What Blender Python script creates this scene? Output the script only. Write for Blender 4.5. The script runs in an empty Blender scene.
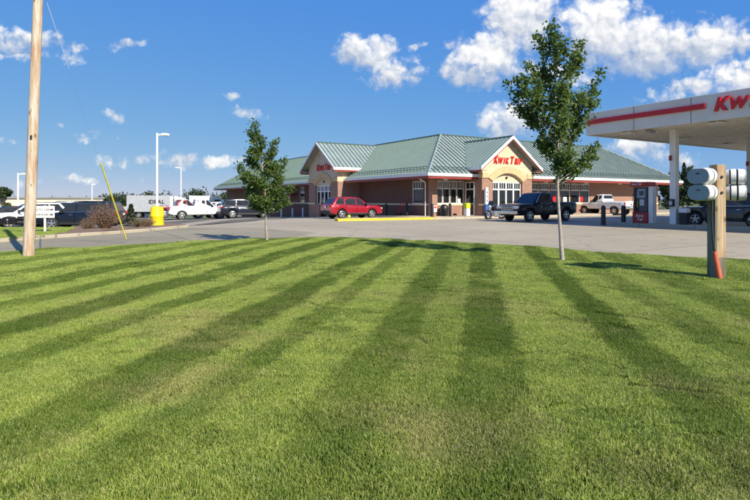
import bpy, bmesh, math, random
from mathutils import Vector, Matrix

random.seed(7)
R = math.radians
scene = bpy.context.scene
COL = scene.collection

# ------------------------------------------------------------------ camera
cam_d = bpy.data.cameras.new('camera')
cam = bpy.data.objects.new('camera', cam_d)
COL.objects.link(cam)
EYE = 1.45
cam.location = (0, 0, EYE)
cam.rotation_euler = (R(90), 0, 0)
cam_d.lens = 26
cam_d.sensor_width = 36
cam_d.shift_y = -50 / 750
cam_d.clip_start = 0.05
cam_d.clip_end = 8000
scene.camera = cam
F = 26 / 36 * 750            # focal length in photograph pixels, horizon on row 200

# ------------------------------------------------------------------ exposure
scene.view_settings.view_transform = 'Standard'
scene.view_settings.look = 'None'
scene.view_settings.gamma = 1
scene.view_settings.use_curve_mapping = False
scene.view_settings.exposure = 0.75
scene.cycles.max_bounces = 4
scene.cycles.diffuse_bounces = 3
scene.cycles.glossy_bounces = 2
scene.cycles.transmission_bounces = 3
scene.cycles.transparent_max_bounces = 4

# ------------------------------------------------------------------ sun
SUN_EL = R(36.5)
SUN_AZ = math.atan2(0.61, -0.79)        # horizontal bearing of the sun measured from +Y to +X
sun_dir = Vector((math.sin(SUN_AZ) * math.cos(SUN_EL), math.cos(SUN_AZ) * math.cos(SUN_EL), math.sin(SUN_EL)))
sd = bpy.data.lights.new('sun', 'SUN')
sd.energy = 4.2
sd.angle = R(0.5)
sd.color = (1.0, 0.91, 0.76)
so = bpy.data.objects.new('sun', sd)
COL.objects.link(so)
so.rotation_euler = sun_dir.to_track_quat('Z', 'Y').to_euler()
so.location = (30, -40, 40)

# ------------------------------------------------------------------ world: sky and clouds
world = bpy.data.worlds.new('World')
scene.world = world
world.use_nodes = True
world.cycles.sampling_method = 'MANUAL'
world.cycles.sample_map_resolution = 256
wt = world.node_tree
wt.nodes.clear()


class NB:
    """small helper for chains of shader nodes"""
    def __init__(s, nt):
        s.nt = nt

    def n(s, t, **kw):
        x = s.nt.nodes.new(t)
        for k, v in kw.items():
            setattr(x, k, v)
        return x

    def link(s, a, b):
        s.nt.links.new(a, b)

    def inp(s, sock, v):
        if v is None:
            return
        if isinstance(v, bpy.types.NodeSocket):
            s.nt.links.new(v, sock)
        else:
            sock.default_value = v

    def m(s, op, a, b=None, c=None, clamp=False):
        x = s.n('ShaderNodeMath', operation=op, use_clamp=clamp)
        for i, v in enumerate((a, b, c)):
            s.inp(x.inputs[i], v)
        return x.outputs[0]

    def vm(s, op, a, b=None, c=None):
        x = s.n('ShaderNodeVectorMath', operation=op)
        for i, v in enumerate((a, b, c)):
            s.inp(x.inputs[i], v)
        return x.outputs['Value'] if op in ('DOT_PRODUCT', 'LENGTH', 'DISTANCE') else x.outputs['Vector']

    def mix(s, f, a, b, blend='MIX'):
        x = s.n('ShaderNodeMix', data_type='RGBA', blend_type=blend)
        s.inp(x.inputs[0], f)
        for i, v in ((6, a), (7, b)):
            if isinstance(v, tuple) and len(v) == 3:
                v = v + (1,)
            s.inp(x.inputs[i], v)
        return x.outputs[2]

    def noise(s, vec, scale, detail=4, rough=0.55, out='Fac', dim='3D'):
        x = s.n('ShaderNodeTexNoise', noise_dimensions=dim)
        s.inp(x.inputs['Vector'], vec)
        x.inputs['Scale'].default_value = scale
        x.inputs['Detail'].default_value = detail
        x.inputs['Roughness'].default_value = rough
        return x.outputs[out]

    def smooth(s, v, lo, hi):
        x = s.n('ShaderNodeMapRange', interpolation_type='SMOOTHSTEP')
        s.inp(x.inputs['Value'], v)
        s.inp(x.inputs['From Min'], lo)
        s.inp(x.inputs['From Max'], hi)
        return x.outputs['Result']

    def sep(s, v):
        x = s.n('ShaderNodeSeparateXYZ')
        s.inp(x.inputs[0], v)
        return x.outputs

    def comb(s, a, b, c):
        x = s.n('ShaderNodeCombineXYZ')
        for i, v in enumerate((a, b, c)):
            s.inp(x.inputs[i], v)
        return x.outputs[0]


# cloud: bearing and height as slopes (u = x/y, v = z/y), half sizes, thickness
CL = [(x, y, a, b, k) for x, y, a, b, k in (
    (522, 22, 36, 34, 1.1), (497, 55, 34, 26, 1.0), (466, 72, 30, 15, .75), (448, 47, 16, 7, .5), (478, 40, 16, 12, .6),
    (603, 32, 40, 36, 1.1), (648, 46, 48, 30, 1.1), (700, 42, 54, 22, 1.05), (742, 46, 30, 15, .9), (560, 72, 46, 14, .6),
    (738, 78, 42, 20, 1.0), (700, 84, 34, 15, .75), (672, 100, 40, 12, .5), (745, 102, 40, 14, .6),
    (512, 121, 30, 20, 1.0), (640, 150, 38, 13, .9), (672, 158, 26, 12, .7), (560, 140, 26, 12, .5),
    (364, 51, 32, 17, .95), (396, 72, 28, 17, .9), (414, 45, 15, 6, .6), (345, 58, 12, 8, .6),
    (230, 98, 15, 5.5, .75), (243, 112, 20, 8, .75),
    (25, 41, 40, 13, .85), (58, 46, 24, 9, .8), (30, 54, 46, 9, .6), (66, 58, 18, 8, .65),
    (123, 46, 22, 6, .8), (113, 117, 12, 8, .75), (96, 136, 22, 7, .7), (65, 127, 9, 4, .6),
    (150, 162, 66, 6.5, .62), (185, 159, 26, 9, .9), (222, 160, 28, 8, .85), (108, 160, 34, 8, .65), (5, 137, 18, 5, .5),
    (290, 168, 70, 7, .45), (80, 182, 80, 6, .4))]

w = NB(wt)
tc = w.n('ShaderNodeTexCoord')
D = tc.outputs['Generated']
dx, dy, dz = w.sep(D)
dyc = w.m('MAXIMUM', dy, 0.02)
u = w.m('DIVIDE', dx, dyc)
v = w.m('DIVIDE', dz, dyc)
# ragged edges: warp the lookup a little
uv0 = w.comb(u, v, 0.0)
warp = w.noise(D, 16, 3, .6, 'Color')
uv = w.vm('MULTIPLY_ADD', w.vm('SUBTRACT', warp, (.5, .5, .5)), (.075, .045, 0), uv0)
Bmax = None
wsum = None
hsum = None
for (x, y, a, b, k) in CL:
    k = k * 1.14 if b > 11 else k * .88
    cu, cv, ca, cb = (x - 375) / F, (200 - y) / F, a / F * 1.12, b / F * 1.12
    q = w.vm('MULTIPLY_ADD', uv, (1 / ca, 1 / cb, 0), (-cu / ca, -cv / cb, 0))
    bb = w.m('SUBTRACT', k, w.vm('DOT_PRODUCT', q, q))
    Bmax = bb if Bmax is None else w.m('MAXIMUM', Bmax, bb)
    if b < 11:
        continue
    ww = w.m('MAXIMUM', bb, 0.0)
    qy = w.sep(q)[1]
    wsum = ww if wsum is None else w.m('ADD', wsum, ww)
    hsum = w.m('MULTIPLY', ww, qy) if hsum is None else w.m('MULTIPLY_ADD', ww, qy, hsum)
hrel = w.m('DIVIDE', hsum, w.m('ADD', wsum, 0.02))

def cloud_cover(ball, hrel_, detail, vec):
    """density and colour of the cumulus where the cover value is high"""
    def billow(vec, det):
        x = w.n('ShaderNodeTexVoronoi', feature='F1', voronoi_dimensions='2D')
        w.link(vec, x.inputs['Vector'])
        x.inputs['Scale'].default_value = 34
        x.inputs['Detail'].default_value = det
        x.inputs['Roughness'].default_value = .55
        return w.m('SUBTRACT', .62, x.outputs['Distance'])
    wv = w.vm('MULTIPLY_ADD', w.vm('SUBTRACT', w.noise(D, 40, 2, .6, 'Color'), (.5, .5, .5)), (.03, .03, 0), vec)
    n1 = w.noise(D, 30, detail, .6)
    nb = w.noise(D, 11, 3, .5)
    v1 = billow(wv, 2.0)
    raw = w.m('ADD', w.m('MULTIPLY_ADD', w.m('SUBTRACT', n1, .5), 1.5, w.m('MULTIPLY', ball, .74)), w.m('MULTIPLY_ADD', w.m('SUBTRACT', nb, .5), .9, w.m('MULTIPLY', v1, .62)))
    dens = w.m('MULTIPLY', w.smooth(raw, -.16, .72), w.m('MULTIPLY_ADD', w.smooth(hrel_, -.85, -.15), .3, .7))
    # relief in the cloud: compare the billows with themselves a step towards the light
    v2 = billow(w.vm('ADD', wv, (.007, .010, 0)), 1.0)
    nb2 = w.noise(w.vm('ADD', D, (.014, 0, .022)), 11, 3, .5)
    rel = w.m('ADD', w.m('MULTIPLY', w.m('SUBTRACT', v1, v2), .48), w.m('MULTIPLY', w.m('SUBTRACT', nb, nb2), 2.2))
    thick = w.smooth(raw, .5, 1.5)
    lit = w.m('ADD', w.m('ADD', w.m('MULTIPLY', hrel_, .75), w.m('MULTIPLY_ADD', thick, .14, .56)), rel, clamp=True)
    return dens, w.mix(lit, (4.1, 4.7, 5.8), (8.9, 8.8, 8.6))


# the same kind of scattered cumulus over the rest of the dome
hor = w.m('ADD', w.m('MAXIMUM', dz, 0.0), .22)
dome = w.vm('DIVIDE', D, w.comb(hor, hor, 1.0))
glob = w.m('MULTIPLY', w.m('SUBTRACT', w.noise(dome, 1.6, 3, .5), .57), 7.0)
far_off = w.m('MAXIMUM', w.m('MAXIMUM', w.smooth(w.m('ABSOLUTE', u), .92, 1.1), w.smooth(v, .5, .65)), w.m('LESS_THAN', dy, 0.03))
glob = w.m('SUBTRACT', w.m('MULTIPLY', w.m('ADD', glob, 2.0), far_off), 2.0)
sky = w.n('ShaderNodeTexSky', sky_type='NISHITA')
sky.sun_disc = False
sky.sun_elevation = SUN_EL
sky.sun_rotation = SUN_AZ
sky.altitude = 3000
sky.air_density = 1.0
sky.dust_density = 0.0
sky.ozone_density = 6.0
# even tone of a clear summer sky, the same curve for every direction
sc_ = w.n('ShaderNodeSeparateColor')
w.link(sky.outputs[0], sc_.inputs[0])
cc_ = w.n('ShaderNodeCombineColor')
for i_, (a_, g_) in enumerate(((.565, .80), (.556, .42), (.745, .02))):
    w.link(w.m('MULTIPLY', w.m('POWER', w.m('MULTIPLY', sc_.outputs[i_], .119), g_), a_ / .119), cc_.inputs[i_])
bgs = []
for ball, hr, det, vec in ((glob, 0.0, 4, dome), (w.m('MAXIMUM', Bmax, -2.0), hrel, 5, uv0)):
    dn, cl = cloud_cover(ball, hr, det, vec)
    bg = w.n('ShaderNodeBackground')
    bg.inputs['Strength'].default_value = 0.0708
    w.link(w.mix(w.m('MULTIPLY', dn, .96), cc_.outputs[0], cl), bg.inputs['Color'])
    bgs.append(bg)
ahead = w.m('MULTIPLY', w.m('MULTIPLY', w.m('LESS_THAN', w.m('ABSOLUTE', u), .92), w.m('LESS_THAN', v, .5)), w.m('GREATER_THAN', dy, .03))
mixw = w.n('ShaderNodeMixShader')
w.link(ahead, mixw.inputs[0])
w.link(bgs[0].outputs[0], mixw.inputs[1])
w.link(bgs[1].outputs[0], mixw.inputs[2])
wo = w.n('ShaderNodeOutputWorld')
w.link(mixw.outputs[0], wo.inputs['Surface'])

# ------------------------------------------------------------------ placing
def ss(a, b, x):
    t = max(0.0, min(1.0, (x - a) / (b - a)))
    return t * t * (3 - 2 * t)


def gz(x, y):
    """height of the ground: level lot, falling away behind the shop on the left"""
    d = max(0.0, y - 41)
    a = -0.034 * min(d, 62) * (d / (d + 3.0) if d > 0 else 0) * ss(8, -8, x)
    b = -0.43 * ss(-8, -17, x) * ss(27.2, 34, y)
    return min(a, b)


def G(px, py, z=0.0):
    """the point on the level lot that stands behind a photograph pixel"""
    Y = F * (EYE - z) / (py - 200)
    return Vector(((px - 375) / F * Y, Y, z))


def at(px, Y, py=None):
    return Vector(((px - 375) / F * Y, Y, EYE + (200 - py) / F * Y if py is not None else 0.0))


DR = Vector((0.851, 0.526, 0)).normalized()
DL = Vector((-DR.y, DR.x, 0))
ANG = math.atan2(DR.y, DR.x)

# ------------------------------------------------------------------ materials
MATS = {}


def base_mat(name):
    m = bpy.data.materials.new(name)
    m.use_nodes = True
    nt = m.node_tree
    nt.nodes.clear()
    b = NB(nt)
    out = b.n('ShaderNodeOutputMaterial')
    p = b.n('ShaderNodeBsdfPrincipled')
    b.link(p.outputs[0], out.inputs['Surface'])
    MATS[name] = m
    return m, b, p, out


def pm(name, col, rough=.6, metal=0.0, var=.12, scale=6, bump=0.0, bscale=40, spec=.5, coat=0.0, obj=True):
    m, b, p, out = base_mat(name)
    t = b.n('ShaderNodeTexCoord')
    vec = t.outputs['Object']
    n = b.noise(vec, scale, 5, .6)
    f = b.smooth(n, .3, .7)
    lo = tuple(c * (1 - var) for c in col)
    hi = tuple(min(1, c * (1 + var)) for c in col)
    b.link(b.mix(f, lo, hi), p.inputs['Base Color'])
    b.link(b.m('MULTIPLY_ADD', n, .2, rough - .1, clamp=True), p.inputs['Roughness'])
    p.inputs['Metallic'].default_value = metal
    p.inputs['Specular IOR Level'].default_value = spec
    p.inputs['Coat Weight'].default_value = coat
    p.inputs['Coat Roughness'].default_value = .05
    if bump:
        bn = b.n('ShaderNodeBump')
        bn.inputs['Strength'].default_value = bump
        bn.inputs['Distance'].default_value = .01
        b.link(b.noise(vec, bscale, 6, .6), bn.inputs['Height'])
        b.link(bn.outputs[0], p.inputs['Normal'])
    return m


def brick_mat(name, c1, c2, mortar):
    m, b, p, out = base_mat(name)
    t = b.n('ShaderNodeTexCoord')
    x, y, z = b.sep(t.outputs['Object'])
    vec = b.comb(b.m('ADD', x, y), z, 0.0)
    br = b.n('ShaderNodeTexBrick')
    b.link(vec, br.inputs['Vector'])
    br.inputs['Color1'].default_value = c1 + (1,)
    br.inputs['Color2'].default_value = c2 + (1,)
    br.inputs['Mortar'].default_value = mortar + (1,)
    br.inputs['Scale'].default_value = 1.0
    br.inputs['Brick Width'].default_value = .215
    br.inputs['Row Height'].default_value = .075
    br.inputs['Mortar Size'].default_value = .008
    n = b.noise(t.outputs['Object'], 1.3, 5, .6)
    col = b.mix(b.m('MULTIPLY', n, .5), br.outputs['Color'], (.55, .5, .45), 'MULTIPLY')
    b.link(col, p.inputs['Base Color'])
    p.inputs['Roughness'].default_value = .85
    bn = b.n('ShaderNodeBump')
    bn.inputs['Strength'].default_value = .5
    bn.inputs['Distance'].default_value = .008
    bn.invert = True
    b.link(br.outputs['Fac'], bn.inputs['Height'])
    b.link(bn.outputs[0], p.inputs['Normal'])
    return m


def glass_mat(name, col=(.012, .015, .018), rough=.04):
    m, b, p, out = base_mat(name)
    t = b.n('ShaderNodeTexCoord')
    n = b.noise(t.outputs['Object'], 1.5, 3, .5)
    b.link(b.mix(n, tuple(c * .6 for c in col), tuple(c * 1.5 for c in col)), p.inputs['Base Color'])
    p.inputs['Roughness'].default_value = rough
    p.inputs['Specular IOR Level'].default_value = .6
    return m


def paving_mat(name, c1, c2, slab, joint, stains=.5, gravel=.15):
    m, b, p, out = base_mat(name)
    g = b.n('ShaderNodeNewGeometry')
    P = g.outputs['Position']
    rot = b.n('ShaderNodeVectorRotate', rotation_type='Z_AXIS')
    rot.inputs['Angle'].default_value = -ANG
    b.link(P, rot.inputs['Vector'])
    q = b.vm('ADD', rot.outputs[0], b.vm('MULTIPLY', b.vm('SUBTRACT', b.noise(P, .7, 2, .5, 'Color'), (.5, .5, .5)), (.05, .05, 0)))
    x, y, z = b.sep(q)
    n_big = b.smooth(b.noise(P, .12, 4, .6), .3, .7)
    n_mid = b.smooth(b.noise(P, .9, 6, .65), .3, .75)
    n_fine = b.noise(P, 60, 3, .7)
    col = b.mix(n_big, c1, c2)
    col = b.mix(b.m('MULTIPLY', n_mid, stains * .35), col, tuple(c * .55 for c in c1))
    col = b.mix(b.m('MULTIPLY', n_fine, gravel), col, (.02, .02, .02))
    if slab:
        # slab to slab differences
        wn = b.n('ShaderNodeTexWhiteNoise', noise_dimensions='2D')
        b.link(b.comb(b.m('FLOOR', b.m('DIVIDE', x, slab)), b.m('FLOOR', b.m('DIVIDE', y, slab)), 0.0), wn.inputs['Vector'])
        col = b.mix(b.m('MULTIPLY', wn.outputs['Value'], .24), col, tuple(c * .5 for c in c1))
        fx = b.m('ABSOLUTE', b.m('SUBTRACT', b.m('FRACT', b.m('DIVIDE', x, slab)), .5))
        fy = b.m('ABSOLUTE', b.m('SUBTRACT', b.m('FRACT', b.m('DIVIDE', y, slab)), .5))
        j = b.m('GREATER_THAN', b.m('MAXIMUM', fx, fy), .5 - .03 / slab)
        col = b.mix(b.m('MULTIPLY', j, .85), col, joint)
    # cracks and tyre tracks
    vo = b.n('ShaderNodeTexVoronoi', feature='DISTANCE_TO_EDGE')
    b.link(b.vm('ADD', P, b.vm('MULTIPLY', b.noise(P, 1.2, 4, .6, 'Color'), (.9, .9, 0))), vo.inputs['Vector'])
    vo.inputs['Scale'].default_value = .11
    crack = b.m('LESS_THAN', vo.outputs['Distance'], .0022)
    col = b.mix(b.m('MULTIPLY', crack, .3), col, (.05, .045, .04))
    wave = b.smooth(b.noise(b.vm('MULTIPLY', q, (.05, .8, 1)), 1.0, 4, .6), .52, .75)
    col = b.mix(b.m('MULTIPLY', wave, .45 * stains), col, (.05, .05, .05))
    drops = b.m('MAXIMUM', b.smooth(b.noise(P, 2.2, 3, .5), .64, .72), b.smooth(b.noise(b.vm('ADD', P, (3, 9, 0)), .8, 5, .6), .60, .72))
    col = b.mix(b.m('MULTIPLY', drops, .42), col, (.06, .055, .05))
    b.link(col, p.inputs['Base Color'])
    p.inputs['Roughness'].default_value = .88
    p.inputs['Specular IOR Level'].default_value = .25
    bn = b.n('ShaderNodeBump')
    bn.inputs['Strength'].default_value = .25
    bn.inputs['Distance'].default_value = .006
    b.link(n_fine, bn.inputs['Height'])
    b.link(bn.outputs[0], p.inputs['Normal'])
    return m


def leaf_mat(name, dark, light, trans=.35, nscale=1.2, gloss=.45):
    m, b, p, out = base_mat(name)
    g = b.n('ShaderNodeNewGeometry')
    n = b.smooth(b.noise(g.outputs['Position'], nscale, 3, .6), .3, .7)
    f = b.m('ADD', b.m('MULTIPLY', n, .45), b.m('MULTIPLY', g.outputs['Random Per Island'], .55))
    col = b.mix(f, dark, light)
    b.link(col, p.inputs['Base Color'])
    p.inputs['Roughness'].default_value = gloss
    p.inputs['Specular IOR Level'].default_value = .35
    tr = b.n('ShaderNodeBsdfTranslucent')
    b.link(b.mix(.5, col, tuple(min(1, c * 1.6) for c in light)), tr.inputs['Color'])
    mx = b.n('ShaderNodeMixShader')
    mx.inputs[0].default_value = trans
    b.link(p.outputs[0], mx.inputs[1])
    b.link(tr.outputs[0], mx.inputs[2])
    b.link(mx.outputs[0], out.inputs['Surface'])
    return m


def wood_mat(name, light, dark, zs=.35, rings=26, knots=True):
    m, b, p, out = base_mat(name)
    t = b.n('ShaderNodeTexCoord')
    q = b.vm('MULTIPLY', t.outputs['Object'], (rings, rings, zs * 4))
    n = b.noise(q, 1.0, 6, .65)
    big = b.smooth(b.noise(b.vm('MULTIPLY', t.outputs['Object'], (6, 6, 1.1)), 1.0, 4, .6), .45, .68)
    f = b.smooth(n, .38, .68)
    col = b.mix(f, dark, light)
    col = b.mix(b.m('MULTIPLY', big, .75), col, (dark[0] * .85, dark[1] * .62, dark[2] * .45))
    if knots:
        vo = b.n('ShaderNodeTexVoronoi')
        b.link(b.vm('MULTIPLY', t.outputs['Object'], (5, 5, 2.2)), vo.inputs['Vector'])
        vo.inputs['Scale'].default_value = 1.0
        k = b.smooth(vo.outputs['Distance'], .16, .07)
        col = b.mix(b.m('MULTIPLY', k, .75), col, (.09, .045, .02))
    b.link(col, p.inputs['Base Color'])
    p.inputs['Roughness'].default_value = .9
    p.inputs['Specular IOR Level'].default_value = .2
    bn = b.n('ShaderNodeBump')
    bn.inputs['Strength'].default_value = .6
    bn.inputs['Distance'].default_value = .01
    b.link(n, bn.inputs['Height'])
    b.link(bn.outputs[0], p.inputs['Normal'])
    return m


paving_mat('concrete', (.445, .385, .275), (.395, .34, .245), 4.6, (.13, .12, .11), .55, .10)
paving_mat('drive', (.36, .32, .22), (.31, .275, .19), 4.6, (.10, .10, .10), .8, .2)
paving_mat('asphalt', (.15, .135, .11), (.19, .172, .14), 0, None, .6, .35)
paving_mat('kerb', (.54, .47, .35), (.46, .40, .30), 3.0, (.2, .19, .17), .4, .1)
pm('kerb_yellow', (.80, .50, .03), .7, var=.18, scale=5, bump=.3)
pm('gravel', (.42, .36, .29), .95, var=.45, scale=30, bump=1, bscale=60)
pm('mulch', (.19, .125, .08), .95, var=.6, scale=22, bump=1.0, bscale=55)
pm('soil', (.060, .095, .016), .95, var=.35, scale=14, bump=.8, bscale=90, spec=.05)
pm('field', (.10, .13, .04), .95, var=.3, scale=.15, bump=.3)
brick_mat('brick', (.40, .20, .135), (.285, .13, .092), (.42, .35, .29))
brick_mat('brick_shaded', (.20, .085, .062), (.145, .06, .045), (.17, .13, .11))  # same brick with the side wall's shade put into its colour
pm('stucco', (.64, .51, .355), .9, var=.09, scale=3, bump=.3, bscale=120)
pm('stucco_orange', (.62, .43, .23), .9, var=.09, scale=3, bump=.3, bscale=120)
pm('stone_band', (.72, .60, .40), .85, var=.08, scale=5, bump=.3)
pm('roof_green', (.31, .375, .335), .42, .2, var=.09, scale=.8)
pm('seam_green', (.10, .155, .135), .42, .25, var=.06, scale=.8)
pm('trim_white', (.82, .80, .76), .5, var=.04, scale=2)
pm('trim_red', (.27, .040, .034), .5, var=.06, scale=2)
pm('soffit_tan', (.42, .27, .16), .7, var=.08, scale=2)
pm('frame_white', (.80, .80, .78), .45, var=.04, scale=2)
glass_mat('shop_glass')
glass_mat('car_glass', (.022, .024, .026), .03)
pm('canopy_grey', (.66, .63, .54), .45, var=.07, scale=.7)
pm('canopy_soffit', (.90, .83, .71), .5, var=.05, scale=.6)
pm('column_grey', (.74, .73, .68), .45, var=.06, scale=1.5)
pm('pump_red', (.36, .010, .014), .35, var=.08, scale=5)  # darker red, canopy shade painted into the pump's colour
pm('sign_red', (.62, .012, .015), .35, var=.05, scale=3)
pm('stripe_red', (.50, .012, .02), .4, var=.05, scale=3)
pm('steel_grey', (.44, .46, .48), .45, .3, var=.06, scale=3)
pm('pump_dark', (.055, .06, .075), .35, .1, var=.15, scale=8)
pm('pump_screen', (.28, .33, .40), .25, var=.4, scale=25)
pm('black_paint', (.012, .012, .014), .4, var=.2, scale=6)
pm('black_plastic', (.022, .022, .024), .55, var=.2, scale=12)
pm('rubber', (.025, .025, .025), .8, var=.2, scale=15)
pm('alloy', (.66, .67, .69), .3, .85, var=.06, scale=8)
pm('chrome', (.75, .76, .78), .14, 1.0, var=.04, scale=8)
pm('lamp_clear', (.72, .74, .76), .12, .3, var=.1, scale=30)
pm('lamp_red', (.42, .012, .012), .15, var=.12, scale=30)
pm('lamp_amber', (.7, .22, .02), .2, var=.12, scale=30)
pm('plate_white', (.74, .74, .72), .5, var=.08, scale=30)
for nm, c, cm in (('paint_red', (.36, .008, .022), .25), ('paint_black', (.006, .006, .009), .1), ('paint_white', (.80, .80, .79), 0),
                  ('paint_navy', (.010, .014, .026), .2), ('paint_grey', (.045, .047, .052), .35), ('paint_maroon', (.18, .008, .014), .25),
                  ('paint_silver', (.42, .43, .44), .5)):
    pm(nm, c, .28, cm, var=.06, scale=2, coat=.35 if nm in ('paint_black', 'paint_navy') else .7, spec=.35 if nm in ('paint_black', 'paint_navy') else .5)
pm('trailer_grey', (.42, .44, .47), .5, .2, var=.06, scale=2)
pm('yellow_plastic', (.88, .62, .005), .5, var=.06, scale=4, bump=.15)
pm('guard_yellow', (.66, .60, .05), .5, var=.08, scale=6)
pm('pole_white', (.80, .80, .78), .45, var=.05, scale=3)
pm('galvanised', (.42, .43, .44), .4, .7, var=.15, scale=8)
wood_mat('pole_wood', (.66, .60, .51), (.46, .355, .25))
wood_mat('post_wood', (.54, .42, .27), (.34, .25, .155), .25, 30)
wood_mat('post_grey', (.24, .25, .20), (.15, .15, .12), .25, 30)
pm('closure_grey', (.33, .37, .375), .5, var=.05, scale=4)
pm('closure_white', (.78, .78, .76), .45, var=.04, scale=4)
pm('conduit_orange', (.55, .12, .055), .55, var=.1, scale=8)
pm('cream_wall', (.70, .58, .46), .85, var=.05, scale=.4, bump=.2)
pm('cream_white', (.74, .70, .62), .8, var=.06, scale=.6)
pm('roof_grey', (.22, .23, .24), .7, var=.1, scale=1)
pm('blue_sign', (.03, .13, .42), .45, var=.1, scale=5)
pm('lime', (.55, .68, .03), .5, var=.08, scale=5)
pm('ink', (.015, .015, .015), .6, var=.1, scale=5)
leaf_mat('leaf', (.038, .078, .016), (.165, .235, .055), .40)
leaf_mat('leaf_conifer', (.010, .022, .010), (.040, .062, .024), .15, .8, .6)
leaf_mat('leaf_far', (.018, .035, .012), (.065, .095, .030), .25, .5, .6)
leaf_mat('leaf_brown', (.12, .075, .045), (.31, .225, .14), .25, 2.0, .6)
leaf_mat('leaf_dry', (.09, .085, .03), (.20, .19, .08), .25, 2.0, .6)
pm('bark', (.30, .26, .21), .9, var=.3, scale=12, bump=.8, bscale=60)
pm('bark_pale', (.36, .32, .265), .9, var=.25, scale=14, bump=.6, bscale=60)
pm('twig', (.17, .10, .07), .9, var=.3, scale=12)


# ------------------------------------------------------------------ mesh helpers
class MB:
    """collects faces, then links them as ONE mesh object"""
    def __init__(s, mtx=None):
        s.v, s.f, s.mtx = [], [], mtx

    def add(s, verts, faces):
        o = len(s.v)
        s.v += [Vector(p) for p in verts]
        s.f += [tuple(i + o for i in f) for f in faces]
        return s

    def box(s, x0, x1, y0, y1, z0, z1):
        return s.add([(x0, y0, z0), (x1, y0, z0), (x1, y1, z0), (x0, y1, z0), (x0, y0, z1), (x1, y0, z1), (x1, y1, z1), (x0, y1, z1)],
                     [(0, 3, 2, 1), (4, 5, 6, 7), (0, 1, 5, 4), (1, 2, 6, 5), (2, 3, 7, 6), (3, 0, 4, 7)])

    def cbox(s, c, sx, sy, sz):
        return s.box(c[0] - sx / 2, c[0] + sx / 2, c[1] - sy / 2, c[1] + sy / 2, c[2] - sz / 2, c[2] + sz / 2)

    def rbox(s, x0, x1, y0, y1, z0, z1, b):
        """box with chamfered edges"""
        bm = bmesh.new()
        bmesh.ops.create_cube(bm, size=1)
        for p in bm.verts:
            p.co = Vector((x0 + (p.co.x + .5) * (x1 - x0), y0 + (p.co.y + .5) * (y1 - y0), z0 + (p.co.z + .5) * (z1 - z0)))
        bmesh.ops.bevel(bm, geom=bm.edges[:], offset=b, segments=2, affect='EDGES', profile=.6)
        bm.verts.index_update()
        s.add([p.co.copy() for p in bm.verts], [tuple(q.index for q in f.verts) for f in bm.faces])
        bm.free()
        return s

    def tube(s, pts, rad, n=8, cap=True):
        pts = [Vector(p) for p in pts]
        if not isinstance(rad, (list, tuple)):
            rad = [rad] * len(pts)
        o = len(s.v)
        prev = None
        for i, p in enumerate(pts):
            d = (pts[min(i + 1, len(pts) - 1)] - pts[max(i - 1, 0)])
            d = d.normalized() if d.length > 1e-9 else Vector((0, 0, 1))
            if prev is None:
                a = d.orthogonal().normalized()
            else:
                a = (prev - d * prev.dot(d))
                a = a.normalized() if a.length > 1e-6 else d.orthogonal().normalized()
            prev = a
            b = d.cross(a)
            for k in range(n):
                t = 2 * math.pi * k / n
                s.v.append(p + (a * math.cos(t) + b * math.sin(t)) * rad[i])
        for i in range(len(pts) - 1):
            for k in range(n):
                k2 = (k + 1) % n
                s.f.append((o + i * n + k, o + i * n + k2, o + (i + 1) * n + k2, o + (i + 1) * n + k))
        if cap:
            s.f.append(tuple(o + k for k in reversed(range(n))))
            s.f.append(tuple(o + (len(pts) - 1) * n + k for k in range(n)))
        return s

    def lathe(s, prof, c=(0, 0, 0), axis='z', n=24, closed=False):
        """prof: (r, h) pairs turned about an axis"""
        o = len(s.v)
        for (r, h) in prof:
            for k in range(n):
                t = 2 * math.pi * k / n
                a, b = r * math.cos(t), r * math.sin(t)
                p = (a, b, h) if axis == 'z' else ((a, h, b) if axis == 'y' else (h, a, b))
                s.v.append(Vector(p) + Vector(c))
        m = len(prof)
        for i in range(m if closed else m - 1):
            j = (i + 1) % m
            for k in range(n):
                k2 = (k + 1) % n
                s.f.append((o + i * n + k, o + i * n + k2, o + j * n + k2, o + j * n + k))
        if not closed:
            s.f.append(tuple(o + k for k in reversed(range(n))))
            s.f.append(tuple(o + (m - 1) * n + k for k in range(n)))
        return s

    def prism(s, poly, a, b, plane='xz'):
        """extrude a 2-d outline between a and b along the remaining axis"""
        o = len(s.v)
        n = len(poly)
        for h in (a, b):
            for (p, q) in poly:
                s.v.append(Vector((p, h, q)) if plane == 'xz' else (Vector((h, p, q)) if plane == 'yz' else Vector((p, q, h))))
        s.f.append(tuple(o + k for k in range(n)))
        s.f.append(tuple(o + n + k for k in reversed(range(n))))
        for k in range(n):
            k2 = (k + 1) % n
            s.f.append((o + k, o + n + k, o + n + k2, o + k2))
        return s

    def build(s, name, mat, parent=None, smooth=False, mtx=None, kind=None, label=None):
        M = mtx or s.mtx
        vs = [tuple(M @ p) for p in s.v] if M else [tuple(p) for p in s.v]
        me = bpy.data.meshes.new(name)
        me.from_pydata(vs, [], s.f)
        bm = bmesh.new()
        bm.from_mesh(me)
        bmesh.ops.recalc_face_normals(bm, faces=bm.faces)
        if smooth:
            for f in bm.faces:
                f.smooth = True
            for e in bm.edges:
                if len(e.link_faces) == 2 and e.calc_face_angle(0) > R(38):
                    e.smooth = False
        bm.to_mesh(me)
        bm.free()
        return link(name, me, mat, parent, kind, label)


def link(name, me, mat, parent=None, kind=None, label=None):
    o = bpy.data.objects.new(name, me)
    if mat and not me.materials:
        me.materials.append(MATS[mat])
    COL.objects.link(o)
    o.parent = parent
    if kind:
        o['kind'] = kind
    if label:
        o['label'] = label
    return o


def tag(o, label, cat, group=None):
    o['label'] = label
    o['category'] = cat
    if group:
        o['group'] = group
    return o


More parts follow.
